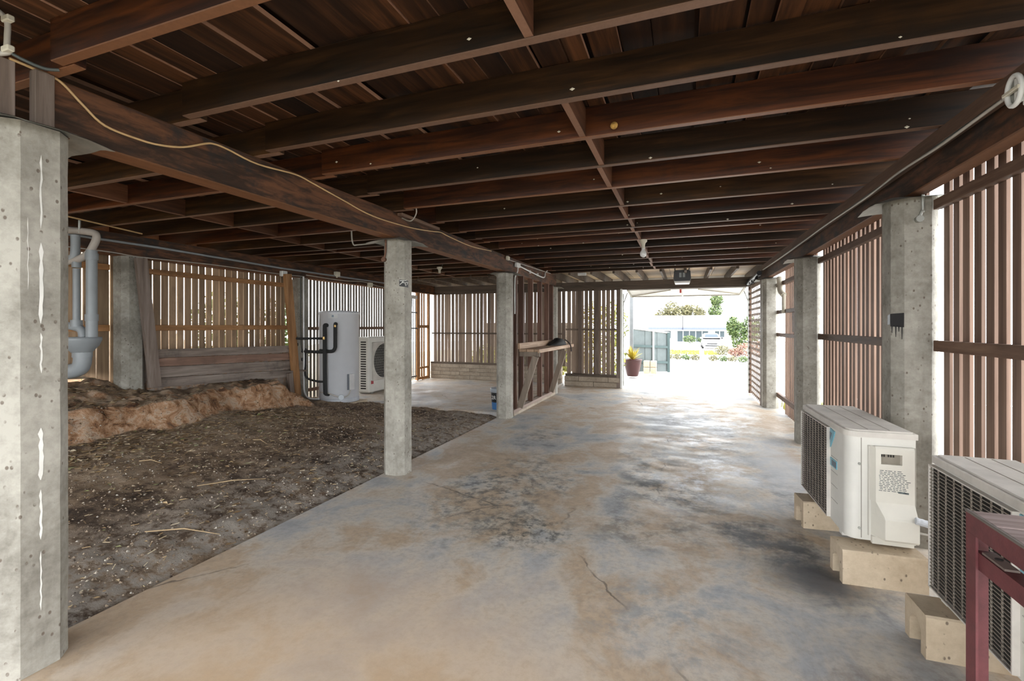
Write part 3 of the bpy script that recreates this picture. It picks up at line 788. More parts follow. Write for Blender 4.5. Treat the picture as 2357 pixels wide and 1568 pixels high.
# tool bag on the bench
bag = empty('tool_bag', (-2.38,9.05,1.066), rz=1.4, label='slumped black bag lying on the workbench', cat='bag')
mb = MB(); V = []; nu, nv = 16, 8
for j in range(nv+1):
    t = j/nv
    for i in range(nu):
        a = 2*PI*i/nu
        r = math.sin(PI*min(1, t*0.52+0.48)) if j else 0.98
        rr = (1-t**2.2)**0.5 if t < 1 else 0
        px = 0.36*math.cos(a)*max(rr, 0.05) ; py = 0.12*math.sin(a)*max(rr, 0.05)
        V.append((px, py, t*(0.145 - 0.09*max(0, -math.cos(a))) + 0.015*noise.noise(Vector((px*14, py*14, t*6)))*(1 if j else 0)))
F = [(j*nu+i, j*nu+(i+1) % nu, (j+1)*nu+(i+1) % nu, (j+1)*nu+i) for j in range(nv) for i in range(nu)]
mb.add(V, F, True); mb.add(V[:nu], [tuple(range(nu))[::-1]]); mb.add(V[-nu:], [tuple(range(nu))])
mb.build('body', plain('black_cloth', (0.02,0.019,0.018), 0.8), bag)
MB().tube(smooth_path([(0.28,-0.05,0.10),(0.33,-0.1,0.05),(0.33,-0.15,-0.02),(0.33,-0.17,-0.14)]), 0.012, 6).build('strap', plain('black_cloth_strap', (0.03,0.025,0.025), 0.8), bag)
# bucket
bk = empty('paint_bucket', (-2.93,7.32,0.05), label='black and blue plastic bucket with a grey lid behind a column', cat='bucket')
MB().lathe([(0.12,0),(0.13,0.12)], seg=24).build('lower_label', plain('bucket_blue', (0.05,0.16,0.36), 0.4), bk)
MB().lathe([(0.13,0.12),(0.14,0.29)], seg=24).build('body', black_pl, bk)
MB().lathe([(0.148,0.285),(0.152,0.30),(0.152,0.345),(0.14,0.355),(0.0,0.355)], seg=24, cap=False).build('lid', plain('bucket_lid', (0.33,0.36,0.39), 0.4), bk)
ft = bpy.data.curves.new('lettering', 'FONT'); ft.body = '2R'; ft.size = 0.085; ft.align_x = 'CENTER'; ft.extrude = 0.001
fo = bpy.data.objects.new('lettering', ft); COL.objects.link(fo); fo.parent = bk
dg_ = bpy.context.evaluated_depsgraph_get(); me_ = bpy.data.meshes.new_from_object(fo.evaluated_get(dg_)); bpy.data.objects.remove(fo)
fo = inst('lettering', me_, bk)
fo.location = (-0.045,-0.137,0.175); fo.rotation_euler = (PI/2, 0, -0.3); me_.materials.clear(); me_.materials.append(white_pl)
can = empty('upright_tool', (-2.90,7.32,0.406), label='grey and white upright tool standing on the bucket lid', cat='tool')
MB().box((-0.05,-0.03,0),(0.0,0.03,0.26), 0.01).build('body', plain('tool_grey', (0.36,0.39,0.42), 0.4), can)
MB().box((0.002,-0.028,0.03),(0.05,0.028,0.18), 0.008).build('face', white_pl, can)
MB().box((0.002,-0.025,0.185),(0.045,0.025,0.25), 0.006).build('grip', black_pl, can)

# ------------------------------------------------------------------ water heater and its pipes
wh = empty('water_heater', (-5.75,6.72,0.145), label='tall pale grey cylindrical water heater with black lagged pipes', cat='water heater')
R = 0.335; HH = 1.55
MB().lathe([(R-0.02,0.0),(R,0.02),(R,HH-0.05),(R+0.004,HH-0.045),(R+0.004,HH-0.005),(R-0.02,HH+0.01),(0.01,HH+0.03)], seg=48).build('tank', tank_m, wh)
MB().lathe([(R+0.004,-0.02),(R+0.006,0.0),(R+0.006,0.05),(R,0.055)], seg=48).build('base_ring', plain('tank_base', (0.45,0.47,0.5), 0.4), wh)
ca = math.atan2(-6.72, 5.75)      # towards the camera
def on(a, z, off=0.0): return ((R+off)*math.cos(ca+a), (R+off)*math.sin(ca+a), z)
def pipe(pts, r, mat, name): MB().tube(smooth_path(pts, 5), r, 10).build(name, mat, wh)
pipe([on(-0.62,1.31,-.02), on(-0.62,1.315,.05), on(-0.62,1.27,.06), on(-0.62,1.1,.06), on(-0.62,0.6,.06), on(-0.60,0.2,.06), on(-0.58,0.15,.05), on(-0.55,0.13,-.02)], 0.032, black_rub, 'lagged_pipe')
pipe([on(-0.16,1.33,-.02), on(-0.16,1.335,.05), on(-0.16,1.28,.06), on(-0.16,1.0,.06), on(-0.17,0.93,.06), on(-0.25,0.88,.06), on(-0.45,0.87,.05), on(-0.9,0.88,.06)], 0.03, black_rub, 'lagged_pipe')
pipe([on(-0.62,1.08,.06), on(-0.8,1.09,.08), (-0.25,-0.62,1.09), (-0.55,-0.5,1.09)], 0.02, black_rub, 'branch_pipe')
pipe([on(-0.62,0.36,.06), on(-0.9,0.36,.10), (-0.34,-0.42,0.42), (-0.42,-0.36,0.6), (-0.44,-0.34,0.85)], 0.018, black_rub, 'branch_pipe')
pipe([on(-0.66,0.86,.05), on(-0.95,0.86,.1), (-0.5,-0.35,0.86)], 0.028, black_rub, 'branch_pipe')
for p in ((-0.5,-0.5,1.09), (-0.44,-0.35,0.88), (-0.56,-0.42,0.98), (-0.5,-0.36,0.72)):
    MB().box((p[0]-0.04,p[1]-0.02,p[2]-0.03),(p[0]+0.04,p[1]+0.02,p[2]+0.03), 0.01).build('valve', steel_dark, wh)
p = on(-0.6,1.09,.10); MB().lathe([(0.02,-0.02),(0.024,0),(0.02,0.03)], seg=10).build('brass_fitting', brass, wh, p)
p = on(-0.16,1.30,.085); MB().lathe([(0.016,-0.02),(0.02,0),(0.016,0.02)], seg=10).build('brass_fitting', brass, wh, p)
def patch(a0, a1, z0, z1, off, name, mat, th=0.012):
    mb = MB(); n = 6; V = []
    for o in (off, off+th):
        for i in range(n+1):
            a = a0+(a1-a0)*i/n
            V += [on(a, z0, o), on(a, z1, o)]
    k = 2*(n+1)
    F = [(k+2*i, k+2*i+2, k+2*i+3, k+2*i+1) for i in range(n)] + [(2*i+1, 2*i+3, k+2*i+3, k+2*i+1) for i in range(n)] + [(2*i, k+2*i, k+2*i+2, 2*i+2) for i in range(n)] + [(0,1,k+1,k),(2*n,k+2*n,k+2*n+1,2*n+1)]
    mb.add(V, F); return mb.build(name, mat, wh)
patch(-0.55,-0.08,1.435,1.505,0.0,'nameplate',plain('nameplate', (0.55,0.56,0.55), 0.4),0.003)
patch(-0.36,-0.26,1.452,1.488,0.003,'nameplate_badge',navy,0.002)
patch(0.47,0.74,0.20,0.47,-0.01,'element_cover',plain('element_cover', (0.52,0.51,0.50), 0.45),0.045)
patch(0.40,0.468,0.20,0.47,-0.01,'cover_side',plain('cover_side', (0.12,0.13,0.15), 0.5),0.03)
pipe([on(0.55,0.2,.02), on(0.45,0.13,.03), on(0.3,0.09,.03), on(0.12,0.08,.03), on(-0.1,0.10,.03), on(-0.5,0.16,.04), on(-0.9,0.17,.05)], 0.009, cable_grey, 'power_lead')
mb = MB(); q = on(0.09,0.085,0.02); dr = Vector((math.cos(ca), math.sin(ca), 0))
mb.tube([Vector(q), Vector(q)+dr*0.03], 0.045, 16).build('inspection_cap', plain('cap_grey', (0.55,0.6,0.63), 0.4), wh)
mb = MB().box((-6.15,6.32,0.02),(-5.35,7.0,0.124), 0.01)
mb.build('plinth', conc_block, label='low concrete plinth under the water heater', cat='plinth')

# silver conduit beside the heater
MB().tube(smooth_path([(-6.19,6.34,2.30),(-6.19,6.34,2.0),(-6.18,6.34,1.0),(-6.18,6.34,0.45),(-6.15,6.34,0.27),(-6.05,6.33,0.2),(-5.93,6.33,0.19),(-5.85,6.34,0.20)],6), 0.016, 8).build('conduit', plain('silver_conduit', (0.6,0.6,0.59), 0.35, 0.3), label='silver conduit running down the column to the water heater', cat='conduit')
MB().tube(smooth_path([(-6.21,6.30,2.3),(-6.21,6.30,1.5),(-6.2,6.30,1.15),(-6.22,6.34,1.0)],5), 0.008, 6).build('cable', cable_dark, label='thin dark cable hanging beside the silver conduit', cat='cable')

# ------------------------------------------------------------------ grey waste pipes on the bank
wp = empty('waste_pipes', (-5.92,3.04,0.97), label='grey plastic waste pipes joining a gully trap in front of the palings', cat='plumbing')
def wpipe(pts, r, name='pipe', mat=pvc): MB().tube(smooth_path(pts, 6), r, 14).build(name, mat, wp)
z = -0.9
wpipe([(-0.07,-0.02,1.43+z+0.55),(-0.07,-0.02,0.53+0.0)], 0.032)
wpipe([(0.09,0.03,1.27),(0.09,0.03,0.56)], 0.048)
wpipe([(-0.07,-0.03,1.43),(-0.07,-0.03,1.28),(-0.085,-0.035,1.20),(-0.16,-0.06,1.17),(-0.3,-0.11,1.15)], 0.04)
wpipe([(-0.5,-0.18,1.53),(-0.2,-0.07,1.49),(0.08,0.02,1.46),(0.14,0.045,1.42),(0.11,0.035,1.32),(0.04,0.01,1.22),(-0.1,-0.04,1.16),(-0.3,-0.1,1.15)], 0.036, 'pipe', pvc_light)
for zc, px, py, r in ((1.12,-0.07,-0.02,0.04),(1.20,0.09,0.03,0.056),(0.56,0.09,0.03,0.056),(0.5,-0.07,-0.02,0.05)):
    MB().lathe([(r,0),(r,0.07)], (px,py), 16).build('collar', pvc, wp, (0,0,zc-0.03))
wpipe([(0.09,0.03,0.56),(0.09,0.03,0.33)], 0.05)
wpipe([(-0.3,-0.1,0.50),(-0.1,-0.03,0.47),(-0.02,0.0,0.43),(0.0,0.0,0.33)], 0.04)
MB().lathe([(0.085,0.20),(0.14,0.27),(0.165,0.33),(0.165,0.36),(0.12,0.362)], (-0.02,0.0), 20).build('hopper', pvc, wp)
wpipe([(-0.01,0.0,0.22),(-0.01,0.0,0.10),(-0.05,-0.01,0.03),(-0.15,-0.05,-0.0),(-0.27,-0.09,0.03),(-0.38,-0.13,0.1)], 0.077, 'trap_bend')
MB().lathe([(0.084,0),(0.084,0.05)], (-0.01,0), 20).build('collar', pvc, wp, (0,0,0.15))
MB().tube([(0.0,-0.03,1.45),(0.0,-0.03,1.58)], 0.012, 6).build('strap', galv, wp)

# ------------------------------------------------------------------ air conditioner outdoor units
def blockshape():
    """hollow block 0.40 x 0.19 x 0.19 with an arched recess in each end"""
    mb = MB(); L, D, H = 0.40, 0.195, 0.19
    n = 8; a = [(0.045,0.0)] + [(0.0975-0.0525*math.cos(PI*i/n), 0.085+0.05*math.sin(PI*i/n)) for i in range(n+1)] + [(0.15,0.0)]
    outer = [(0,0),(0,H-0.008),(0.008,H),(D-0.008,H),(D,H-0.008),(D,0)]
    prof = outer[::-1] + a
    dp = 0.10
    mb.prism(prof, 'x', 0, dp); mb.prism(prof, 'x', L-dp, L)
    mb.prism(outer[::-1], 'x', dp, L-dp)
    return mb
bm_ = blockshape().mesh('concrete_block', conc_block)
blk = lambda x, y, r, lab: inst('concrete_block', bm_, None, (x, y, 0), (0, 0, r), label=lab, cat='block', group='concrete blocks under the outdoor units')

def ac_unit(loc, rz, L, D, H, label, cover=True):
    u = empty('outdoor_unit', loc, rz, label=label, cat='air conditioner', group='outdoor units on blocks')
    n = 8; rr = 0.06
    prof = [(rr-rr*math.cos(PI/2*i/n), rr-rr*math.sin(PI/2*i/n)) for i in range(n+1)] + [(D,0.0),(D,L),(0.012,L),(0,L-0.012)]
    mb = MB(); k = len(prof); h0, h1 = 0.02, H-0.035
    mb.add([(a,b,h0) for a,b in prof]+[(a,b,h1) for a,b in prof], [(i,(i+1) % k,k+(i+1) % k,k+i) for i in range(k)], False)
    for i in range(n): mb.sm[i] = True
    mb.add([(a,b,h0) for a,b in prof], [tuple(range(k))[::-1]])
    mb.build('casing', ac_white, u)
    e = 0.008
    lp = [(a+(-e if a < D/2 else e), b+(-e if b < L/2 else e)) for a, b in prof]
    mb = MB(); mb.prism(lp, 'z', H-0.04, H-0.008); mb.prism([(a*0.94+D*0.03, b*0.98+L*0.01) for a, b in prof], 'z', H-0.009, H)
    lid = mb.build('lid', ac_lid, u)
    for x0 in (D*0.34, D*0.66): MB().box((x0,0.03,H),(x0+0.003,L-0.03,H+0.0015)).build('lid_crease', plain('crease', (0.3,0.26,0.22), 0.7), lid)
    y0, y1 = (0.30, L-0.01); z0, z1 = 0.035, H-0.055
    MB().box((-0.004,y0,z0),(0.002,y1,z1)).build('coil_panel', dark_in, u)
    mb = MB()
    nz = int((z1-z0)/0.0155)
    for i in range(nz+1):
        zc = z0+(z1-z0)*i/nz
        mb.box((-0.019,y0,zc-0.0014),(-0.016,y1,zc+0.0014))
    for i in range(10):
        yc = y0+(y1-y0)*i/9
        mb.box((-0.015,yc-0.002,z0),(-0.010,yc+0.002,z1))
    gr = mb.build('grille', wire_m, u, kind='stuff')
    for a, b in (((-0.022,y0-0.007,z0-0.006),(0,y0,z1+0.006)),((-0.022,y1,z0-0.006),(0,y1+0.006,z1+0.006)),((-0.022,y0,z1),(0,y1,z1+0.006)),((-0.022,y0,z0-0.006),(0,y1,z0))):
        MB().box(a, b).build('grille_frame', ac_lid, u)
    # badge panel beside the grille
    mb = MB().prism([(0.285,H-0.052),(0.20,H-0.06),(0.213,H-0.09),(0.285,H-0.175)], 'x', -0.006, 0.0)
    mb.build('badge_triangle', blue_badge, u, label='pale blue triangular badge')
    MB().prism([(0.285,H-0.075),(0.243,H-0.078),(0.285,H-0.128)], 'x', -0.0075, -0.006).build('badge_core', navy, u)
    MB().box((-0.005,0.165,H*0.56),(0,0.285,H*0.56+0.05)).build('badge_strip', blue_badge, u)
    MB().box((-0.0065,0.167,H*0.56+0.008),(-0.004,0.25,H*0.56+0.042)).build('badge_plate', navy, u)
    for zc in (H*0.65,H*0.51,H*0.38,H*0.24): MB().box((-0.0015,0.16,zc),(0,0.28,zc+0.004)).build('panel_groove', plain('groove', (0.42,0.40,0.36), 0.6), u)
    for zc in (H*0.7,H*0.13): MB().tube([(0.062,-0.006,zc),(0.062,0.002,zc)], 0.008, 8).build('screw', galv, u)
    MB().box((0.07,-0.0015,0.03),(0.073,0.0,H-0.045)).build('panel_seam', plain('seam', (0.2,0.18,0.15), 0.7), u)
    for yy in (0.08, L-0.12): MB().box((0.0,yy,0),(D,yy+0.05,0.02)).build('foot', ac_white, u)
    if cover:
        ca_, cb_ = 0.112, D-0.016
        # raised outline of the access panel, darker than the casing
        for a, b in (((ca_-0.01,-0.004,0.05),(ca_-0.005,0,H-0.085)),((cb_+0.012,-0.004,0.15),(cb_+0.016,0,H-0.085)),((ca_-0.01,-0.004,H-0.089),(cb_+0.016,0,H-0.085))):
            MB().box(a, b).build('panel_edge', plain('panel_outline', (0.45,0.43,0.38), 0.5), u)
        cv = None
        prof_lo = [(0.0,0.012),(-0.022,0.012),(-0.022,0.053),(-0.075,0.053),(-0.085,0.065),(-0.085,0.175),(-0.075,0.185),(-0.03,0.255),(0.0,0.255)]
        mb = MB().prism(prof_lo, 'x', ca_+0.045, cb_); mb.box((ca_+0.005,-0.022,0.012),(ca_+0.046,0,0.053)); mb.prism([(0.0,0.053),(-0.03,0.053),(-0.03,0.255),(0.0,0.255)], 'x', ca_+0.02, ca_+0.046)
        lip = [(-0.075,0.053),(-0.085,0.065),(-0.085,0.175),(-0.075,0.185),(-0.03,0.255)]
        V = [(ca_+0.045,y_,z_) for y_, z_ in lip] + [(ca_+0.006,-0.0,z_) for y_, z_ in lip[:-1]] + [(ca_+0.02,-0.03,0.255)]
        mb.add(V, [(i, i+1, 6+i, 5+i) for i in range(4)])
        mb.add([V[0], V[5], (ca_+0.045,0.0,0.053)], [(0,1,2)]); mb.add([V[8], V[9], (ca_+0.006,0.0,0.255)], [(0,1,2)])
        zt = H-0.085; rz0, rz1 = H-0.183, H-0.125; ra, rb = ca_+0.045, cb_-0.058
        def P(a, b, za, zb): mb.prism([(0.0,za),(-0.03,za),(-0.03,zb),(0.0,zb)], 'x', a, b)
        P(ca_+0.02,cb_,0.255,rz0); P(ca_+0.02,ra,rz0,rz1); P(rb,cb_,rz0,rz1)
        mb.prism([(0.0,rz1),(-0.03,rz1),(-0.03,zt-0.01),(-0.02,zt),(0.0,zt)], 'x', ca_+0.02, cb_)
        mb.add([(ca_,0.0,0.255),(ca_,0.0,zt),(ca_+0.02,-0.02,zt),(ca_+0.02,-0.03,zt-0.01),(ca_+0.02,-0.03,0.255)], [(0,1,2,3,4)])
        cv = mb.build('valve_cover', ac_cover, u, label='stepped plastic valve cover with a hand recess')
        MB().box((ra,-0.003,rz0),(rb,-0.001,rz1)).build('recess_back', plain('recess', (0.3,0.27,0.22), 0.7), cv)
        mb = MB()
        for i in range(5): mb.box((ra+0.008+i*0.012+(0.008 if i > 1 else 0),-0.008,rz1-0.02),(ra+0.014+i*0.012+(0.008 if i > 1 else 0),-0.003,rz1-0.007))
        mb.build('terminals', dark_in, cv)
        mb = MB(); rows = 13
        for i in range(rows):
            zc = H-0.218-i*0.0095
            xx_ = ra-0.012+rnd(0,0.006)
            while xx_ < rb+0.02-0.004*max(0, 6-i):
                ln = rnd(0.006,0.022)
                mb.add([(xx_,-0.0308,zc-0.0018),(xx_+ln,-0.0308,zc-0.0018),(xx_+ln,-0.0308,zc+0.0018),(xx_,-0.0308,zc+0.0018)], [(0,1,2,3)])
                xx_ += ln+rnd(0.002,0.008)
        mb.add([(rb-0.02,-0.0309,H-0.330),(rb+0.03,-0.0309,H-0.333),(rb+0.03,-0.0309,H-0.343),(rb-0.02,-0.0309,H-0.340)], [(0,1,2,3)])
        mb.build('worn_label', print_ink, cv, label='worn grey printed label', kind='stuff')
    return u
ac1 = ac_unit((0.893,3.245,0.19), 0.025, 0.93, 0.33, 0.655, 'cream outdoor unit with a valve cover, farther of the two by the slatted wall')
ac2 = ac_unit((1.105,1.86,0.19), 0.0, 0.90, 0.30, 0.655, 'dusty outdoor unit behind the red table, with its dark grille to the bay', cover=False)
blk(0.835,3.105,0.06,'pale concrete block under the near end of the farther outdoor unit')
blk(0.80,3.86,0.10,'pale concrete block under the far end of the farther outdoor unit')
blk(0.985,2.525,0.02,'arched concrete block beneath the grille of the outdoor unit behind the red table')
blk(1.0,1.92,0.0,'concrete block under the outdoor unit, hidden beside the red table leg')
# pipes out of the farther unit
hz = empty('refrigerant_lines', (1.20,3.22,0.36), label='grey flexible conduit and thin pipe leaving the farther outdoor unit', cat='pipes')
MB().tube(smooth_path([(-0.01,-0.05,0.02),(0.08,-0.05,-0.0),(0.16,0.0,-0.02),(0.28,0.1,-0.03)],8), [0.018+0.0015*(i % 2) for i in range(25)], 10, False).build('flexible_conduit', plain('grey_conduit', (0.5,0.52,0.55), 0.4), hz)
MB().tube(smooth_path([(-0.01,-0.045,-0.045),(0.1,-0.03,-0.06),(0.28,0.1,-0.08)],6), 0.007, 6).build('thin_pipe', cable_grey, hz)

# outdoor unit by the water heater
aw = empty('outdoor_unit', (-6.03,7.92,0.05), label='tall white outdoor unit with a round fan grille beside the water heater', cat='air conditioner')
AL, AD, AH = 1.0, 0.3, 1.17
MB().box((-AD,0,0.03),(0,AL,AH), 0.02).build('casing', ac_white, aw)
for yy in (0.1, AL-0.15): MB().box((-AD,yy,0),(0,yy+0.06,0.03)).build('foot', galv, aw)
for i in range(20): MB().box((-AD+0.10,-0.003,0.10+i*0.05),(-0.07,0.001,0.127+i*0.05)).build('louvre', dark_in, aw)
mb = MB()
cy, cz, fr = 0.50, AH*0.565, 0.36
mb.tube([(0.002,cy,cz),(0.008,cy,cz)], fr, 40, False)
fanp = mb.build('fan_opening', dark_in, aw)
mb = MB()
for i in range(11):
    r = 0.05+i*0.031
    ring = [(0.012, cy+r*math.cos(2*PI*k/36), cz+r*math.sin(2*PI*k/36)) for k in range(37)]
    mb.tube(ring, 0.003, 5, True, False)
for i in range(14):
    zc = cz-0.34+i*0.052; hw = math.sqrt(max(0.0, fr*fr-(zc-cz)**2))
    mb.box((0.010,cy-hw,zc-0.002),(0.014,cy+hw,zc+0.002))
mb.build('fan_grille', plain('fan_wire', (0.33,0.32,0.3), 0.5), aw, kind='stuff')
mb = MB(); n = 40; V = []
for k in range(n+1):
    t = 2*PI*k/n; sq = 0.40
    c_, s_ = math.cos(t), math.sin(t); q = sq/max(abs(c_), abs(s_))
    V += [(0.004,cy+fr*c_,cz+fr*s_),(0.004,cy+q*c_,cz+q*s_),(0.022,cy+(fr+.005)*c_,cz+(fr+.005)*s_),(0.022,cy+(q-.01)*c_,cz+(q-.01)*s_)]
F = []
for k in range(n):
    a, b = 4*k, 4*k+4
    F += [(a+2,a+3,b+3,b+2),(a,a+2,b+2,b),(a+1,b+1,b+3,a+3)]
mb.add(V, F); mb.build('fan_surround', ac_lid, aw)
MB().box((0,0.07,0.20),(0.003,0.15,0.27)).build('badge', plain('red_badge', (0.4,0.06,0.07), 0.4), aw, label='small dark red badge')

# ------------------------------------------------------------------ red steel table
tb = empty('steel_table', (0.79,1.78,0.9), label='dark red steel framed table with worn timber planks in front of the outdoor unit', cat='table')
TL, TW = 1.0, 0.75
for i in range(6):
    MB().box((0.008,-TW+0.004+i*0.124,-0.022),(TL-0.008,-TW+0.121+i*0.124,0.002), 0.002).build('plank', W['tabletop'], tb)
def angle(p0, p1, vert, horiz):
    mb = MB().box(*vert)
    if horiz: mb.box(*horiz)
    return mb
angle(0,0,((0,-TW,-0.06),(0.006,0,-0.003)),((0.006,-TW,-0.028),(0.045,0,-0.023))).build('frame_angle', redsteel, tb)
angle(0,0,((0.0065,-0.006,-0.06),(TL-0.0065,0,-0.003)),((0.046,-0.045,-0.028),(TL-0.0065,-0.0065,-0.023))).build('frame_angle', redsteel, tb)
angle(0,0,((TL-0.006,-TW,-0.06),(TL,0,-0.003)),None).build('frame_angle', redsteel, tb)
angle(0,0,((0.0065,-TW,-0.06),(TL-0.0065,-TW+0.006,-0.003)),None).build('frame_angle', redsteel, tb)
MB().box((-0.003,-TW,-0.004),(0.0075,0.003,0.004), 0.002).build('rim', plain('grimy_rim', (0.14,0.12,0.105), 0.6), tb)
for lx, ly, sx, sy in ((0,0,1,-1),(TL,0,-1,-1),(0,-TW,1,1),(TL,-TW,-1,1)):
    mb = MB().box((lx,ly,-0.9),(lx+sx*0.006,ly+sy*0.05,-0.0605)); mb.box((lx+sx*0.0065,ly,-0.9),(lx+sx*0.05,ly+sy*0.006,-0.0605))
    mb.build('leg', redsteel, tb)
mb = MB().box((0.0065,-TW+0.008,-0.155),(0.012,-0.012,-0.105)); mb.box((0.012,-TW+0.008,-0.111),(0.05,-0.03,-0.105))
lr = mb.build('lower_rail', redsteel, tb)
MB().box((0.010,-0.16,-0.104),(0.042,-0.06,-0.098)).build('bracket', plain('bare_bracket', (0.17,0.13,0.11), 0.5), lr)
MB().tube([(0.028,-0.1,-0.0978),(0.028,-0.1,-0.0965)], 0.009, 12).build('bolt_hole', dark_in, lr)
mb = MB().box((0.04,-0.012,-0.55),(TL-0.05,-0.006,-0.51)); mb.build('cross_rail', redsteel, tb)

# ------------------------------------------------------------------ cables, lights, fittings
cab = [(1.081,2.55),(1.163,2.547),(1.217,2.544),(1.26,2.528),(1.332,2.468),(1.418,2.409),(1.56,2.399),(1.664,2.407),(1.79,2.441),(1.915,2.506),(1.968,2.523),(2.052,2.523),(2.267,2.502),(2.578,2.53),(2.748,2.514),(3.049,2.475),(3.46,2.428),(4.05,2.444),(4.483,2.488),(4.688,2.514),(4.876,2.502),(5.486,2.485),(6.173,2.525)]
MB().tube(smooth_path([(-2.592, y, z-0.005) for y, z in cab], 5), 0.006, 6).build('cable', cable_tan, label='thin tan cable sagging along the face of the middle bearer', cat='cable')
jb = empty('junction_box', (-2.59,7.15,2.44), label='small white junction box with conduit on the middle bearer above the bench', cat='junction box')
MB().box((-0.005,0.0,-0.03),(0.045,0.17,0.04), 0.008).build('box', white_pl, jb)
MB().tube(smooth_path([(0.02,0.10,-0.03),(0.02,0.08,-0.10),(0.02,-0.02,-0.18),(0.02,-0.05,-0.3),(0.02,-0.05,-0.8)]), 0.011, 8).build('conduit', white_pl, jb)
MB().tube(smooth_path([(0.02,0.17,0.0),(0.02,0.8,-0.03),(0.02,1.45,-0.055),(0.02,1.66,-0.03),(0.02,1.72,0.06),(0.02,1.85,0.11)]), 0.012, 8).build('conduit', white_pl, jb)
for y in (0.75, 1.2): MB().box((0,y,-0.06),(0.03,y+0.02,-0.005)).build('clip', white_pl, jb)
pj = empty('power_point', (-2.59,6.75,2.50), label='small cream fitting on the middle bearer with a short dark lead', cat='fitting')
MB().box((-0.005,0,-0.03),(0.035,0.09,0.03), 0.006).build('body', cream_pl, pj)
MB().tube(smooth_path([(0.02,0.05,0.03),(0.03,0.08,0.1),(0.06,0.12,0.16)]), 0.005, 6).build('lead', cable_dark, pj)
MB().tube(smooth_path([(-2.585,6.84,2.49),(-2.585,7.1,2.49),(-2.585,9.3,2.525)]), 0.007, 6).build('cable', cable_grey, label='grey cable along the top of the middle bearer past the junction box', cat='cable')
MB().tube(smooth_path([(1.306,0.2,2.45),(1.306,2.4,2.44),(1.306,2.7,2.436),(1.306,3.2,2.43),(1.306,3.7,2.444),(1.306,4.3,2.43),(1.306,5.4,2.44),(1.306,7.0,2.432),(1.306,9.3,2.44)],8), 0.008, 6).build('cable', cable_grey, label='pale cable clipped beneath the batten of the slatted wall bearer', cat='cable')
MB().tube(smooth_path([(1.318,2.7,2.45),(1.318,3.9,2.448),(1.318,5.5,2.452),(1.318,9.2,2.448)],8), 0.006, 6).build('cable', cable_dark, label='thin dark cable behind the pale one under the batten', cat='cable')
bl = empty('bulkhead_light', (1.365,2.52,2.43), label='white bulkhead light with a barred lens under the bearer batten', cat='light')
MB().box((-0.05,-0.12,-0.075),(0.0,0.035,0.045), 0.01).build('base', white_pl, bl)
ring = [(-0.075, 0.03+0.045*math.cos(t), 0.062*math.sin(t)) for t in frange(0, 2*PI, 28)]
MB().tube(ring, 0.010, 8, True, False).build('bezel', white_pl, bl)
mb = MB(); V = [(-0.055,0.03,0)]
for k in range(24): V.append((-0.07,0.03+0.042*math.cos(2*PI*k/24),0.058*math.sin(2*PI*k/24)))
mb.add(V, [(0,1+k,1+(k+1) % 24) for k in range(24)], True); mb.build('lens', plain('lens', (0.2,0.2,0.18), 0.15), bl)
MB().box((-0.09,-0.02,-0.008),(-0.072,0.085,0.008), 0.003).build('lens_bar', cream_pl, bl)
MB().box((-0.07,0.02,-0.05),(-0.05,0.04,0.05)).build('lens_post', white_pl, bl)
def bulb(x, y, z, lab, full=True):
    o = empty('ceiling_bulb', (x, y, z), label=lab, cat='light')
    MB().lathe([(0.05,0.10),(0.048,0.075),(0.03,0.06),(0.022,0.03),(0.022,-0.01)], seg=16).build('holder', cream_pl, o)
    if full:
        MB().lathe([(0.018,-0.01),(0.022,-0.03),(0.036,-0.055),(0.041,-0.08),(0.034,-0.108),(0.012,-0.122),(0.001,-0.124)], seg=18).build('globe', glass_bulb, o)
    MB().tube(smooth_path([(0.03,0,0.09),(0.06,0.02,0.16),(0.07,0.03,0.24)]), 0.004, 5).build('lead', cable_dark, o)
bulb(-0.49,6.15,2.443,'bare bulb in a cream holder under the joists of the car bay')
bulb(-4.28,7.7,2.443,'empty cream bulb holder under the joists of the dim rear bay', False)
MB().box((-2.05,9.44,2.48),(-1.88,9.5,2.535), 0.006).build('ceiling_fitting', white_pl, label='small white rectangular fitting under the joists near the far column', cat='fitting')
# pipes and boxes on the left bearer
MB().tube([(-6.235,2.4,2.44),(-6.235,4.0,2.437),(-6.235,5.9,2.40),(-6.235,9.5,2.395)], 0.016, 8).build('conduit', pvc, label='long grey conduit along the bearer over the palings', cat='conduit')
MB().tube(smooth_path([(-6.24,2.9,2.30),(-6.24,3.47,2.305),(-6.24,3.8,2.29),(-6.24,4.75,2.31),(-6.24,5.8,2.30),(-6.24,6.4,2.31)]), 0.007, 6).build('cable', cable_grey, label='grey cable sagging along the lower edge of the paling wall bearer', cat='cable')
for y, zc, lab, m_ in ((5.93,2.305,'white sensor box at the bearer end left of the heater column',white_pl),(7.2,2.43,'cream box on the bearer above the water heater',cream_pl),(8.2,2.31,'small cream box low on the bearer behind the water heater',cream_pl)):
    o = empty('wall_box', (-6.22,y,zc), label=lab, cat='electrical box')
    MB().box((0-0.03,-0.05,-0.04),(0.04,0.06,0.05), 0.008).build('box', m_, o)
    MB().tube([(0.005,0,-0.04),(0.005,0,-0.065)], 0.015, 8).build('gland', black_pl if m_ is white_pl else m_, o)
MB().tube(smooth_path([(-6.235,6.45,2.34),(-6.235,7.4,2.33),(-6.235,8.0,2.36),(-6.235,8.5,2.31),(-6.235,9.0,2.31),(-6.235,9.15,2.42)]), 0.008, 6).build('cable', cable_grey, label='pale cable looping past the cream boxes on the bearer', cat='cable')
mb = MB()
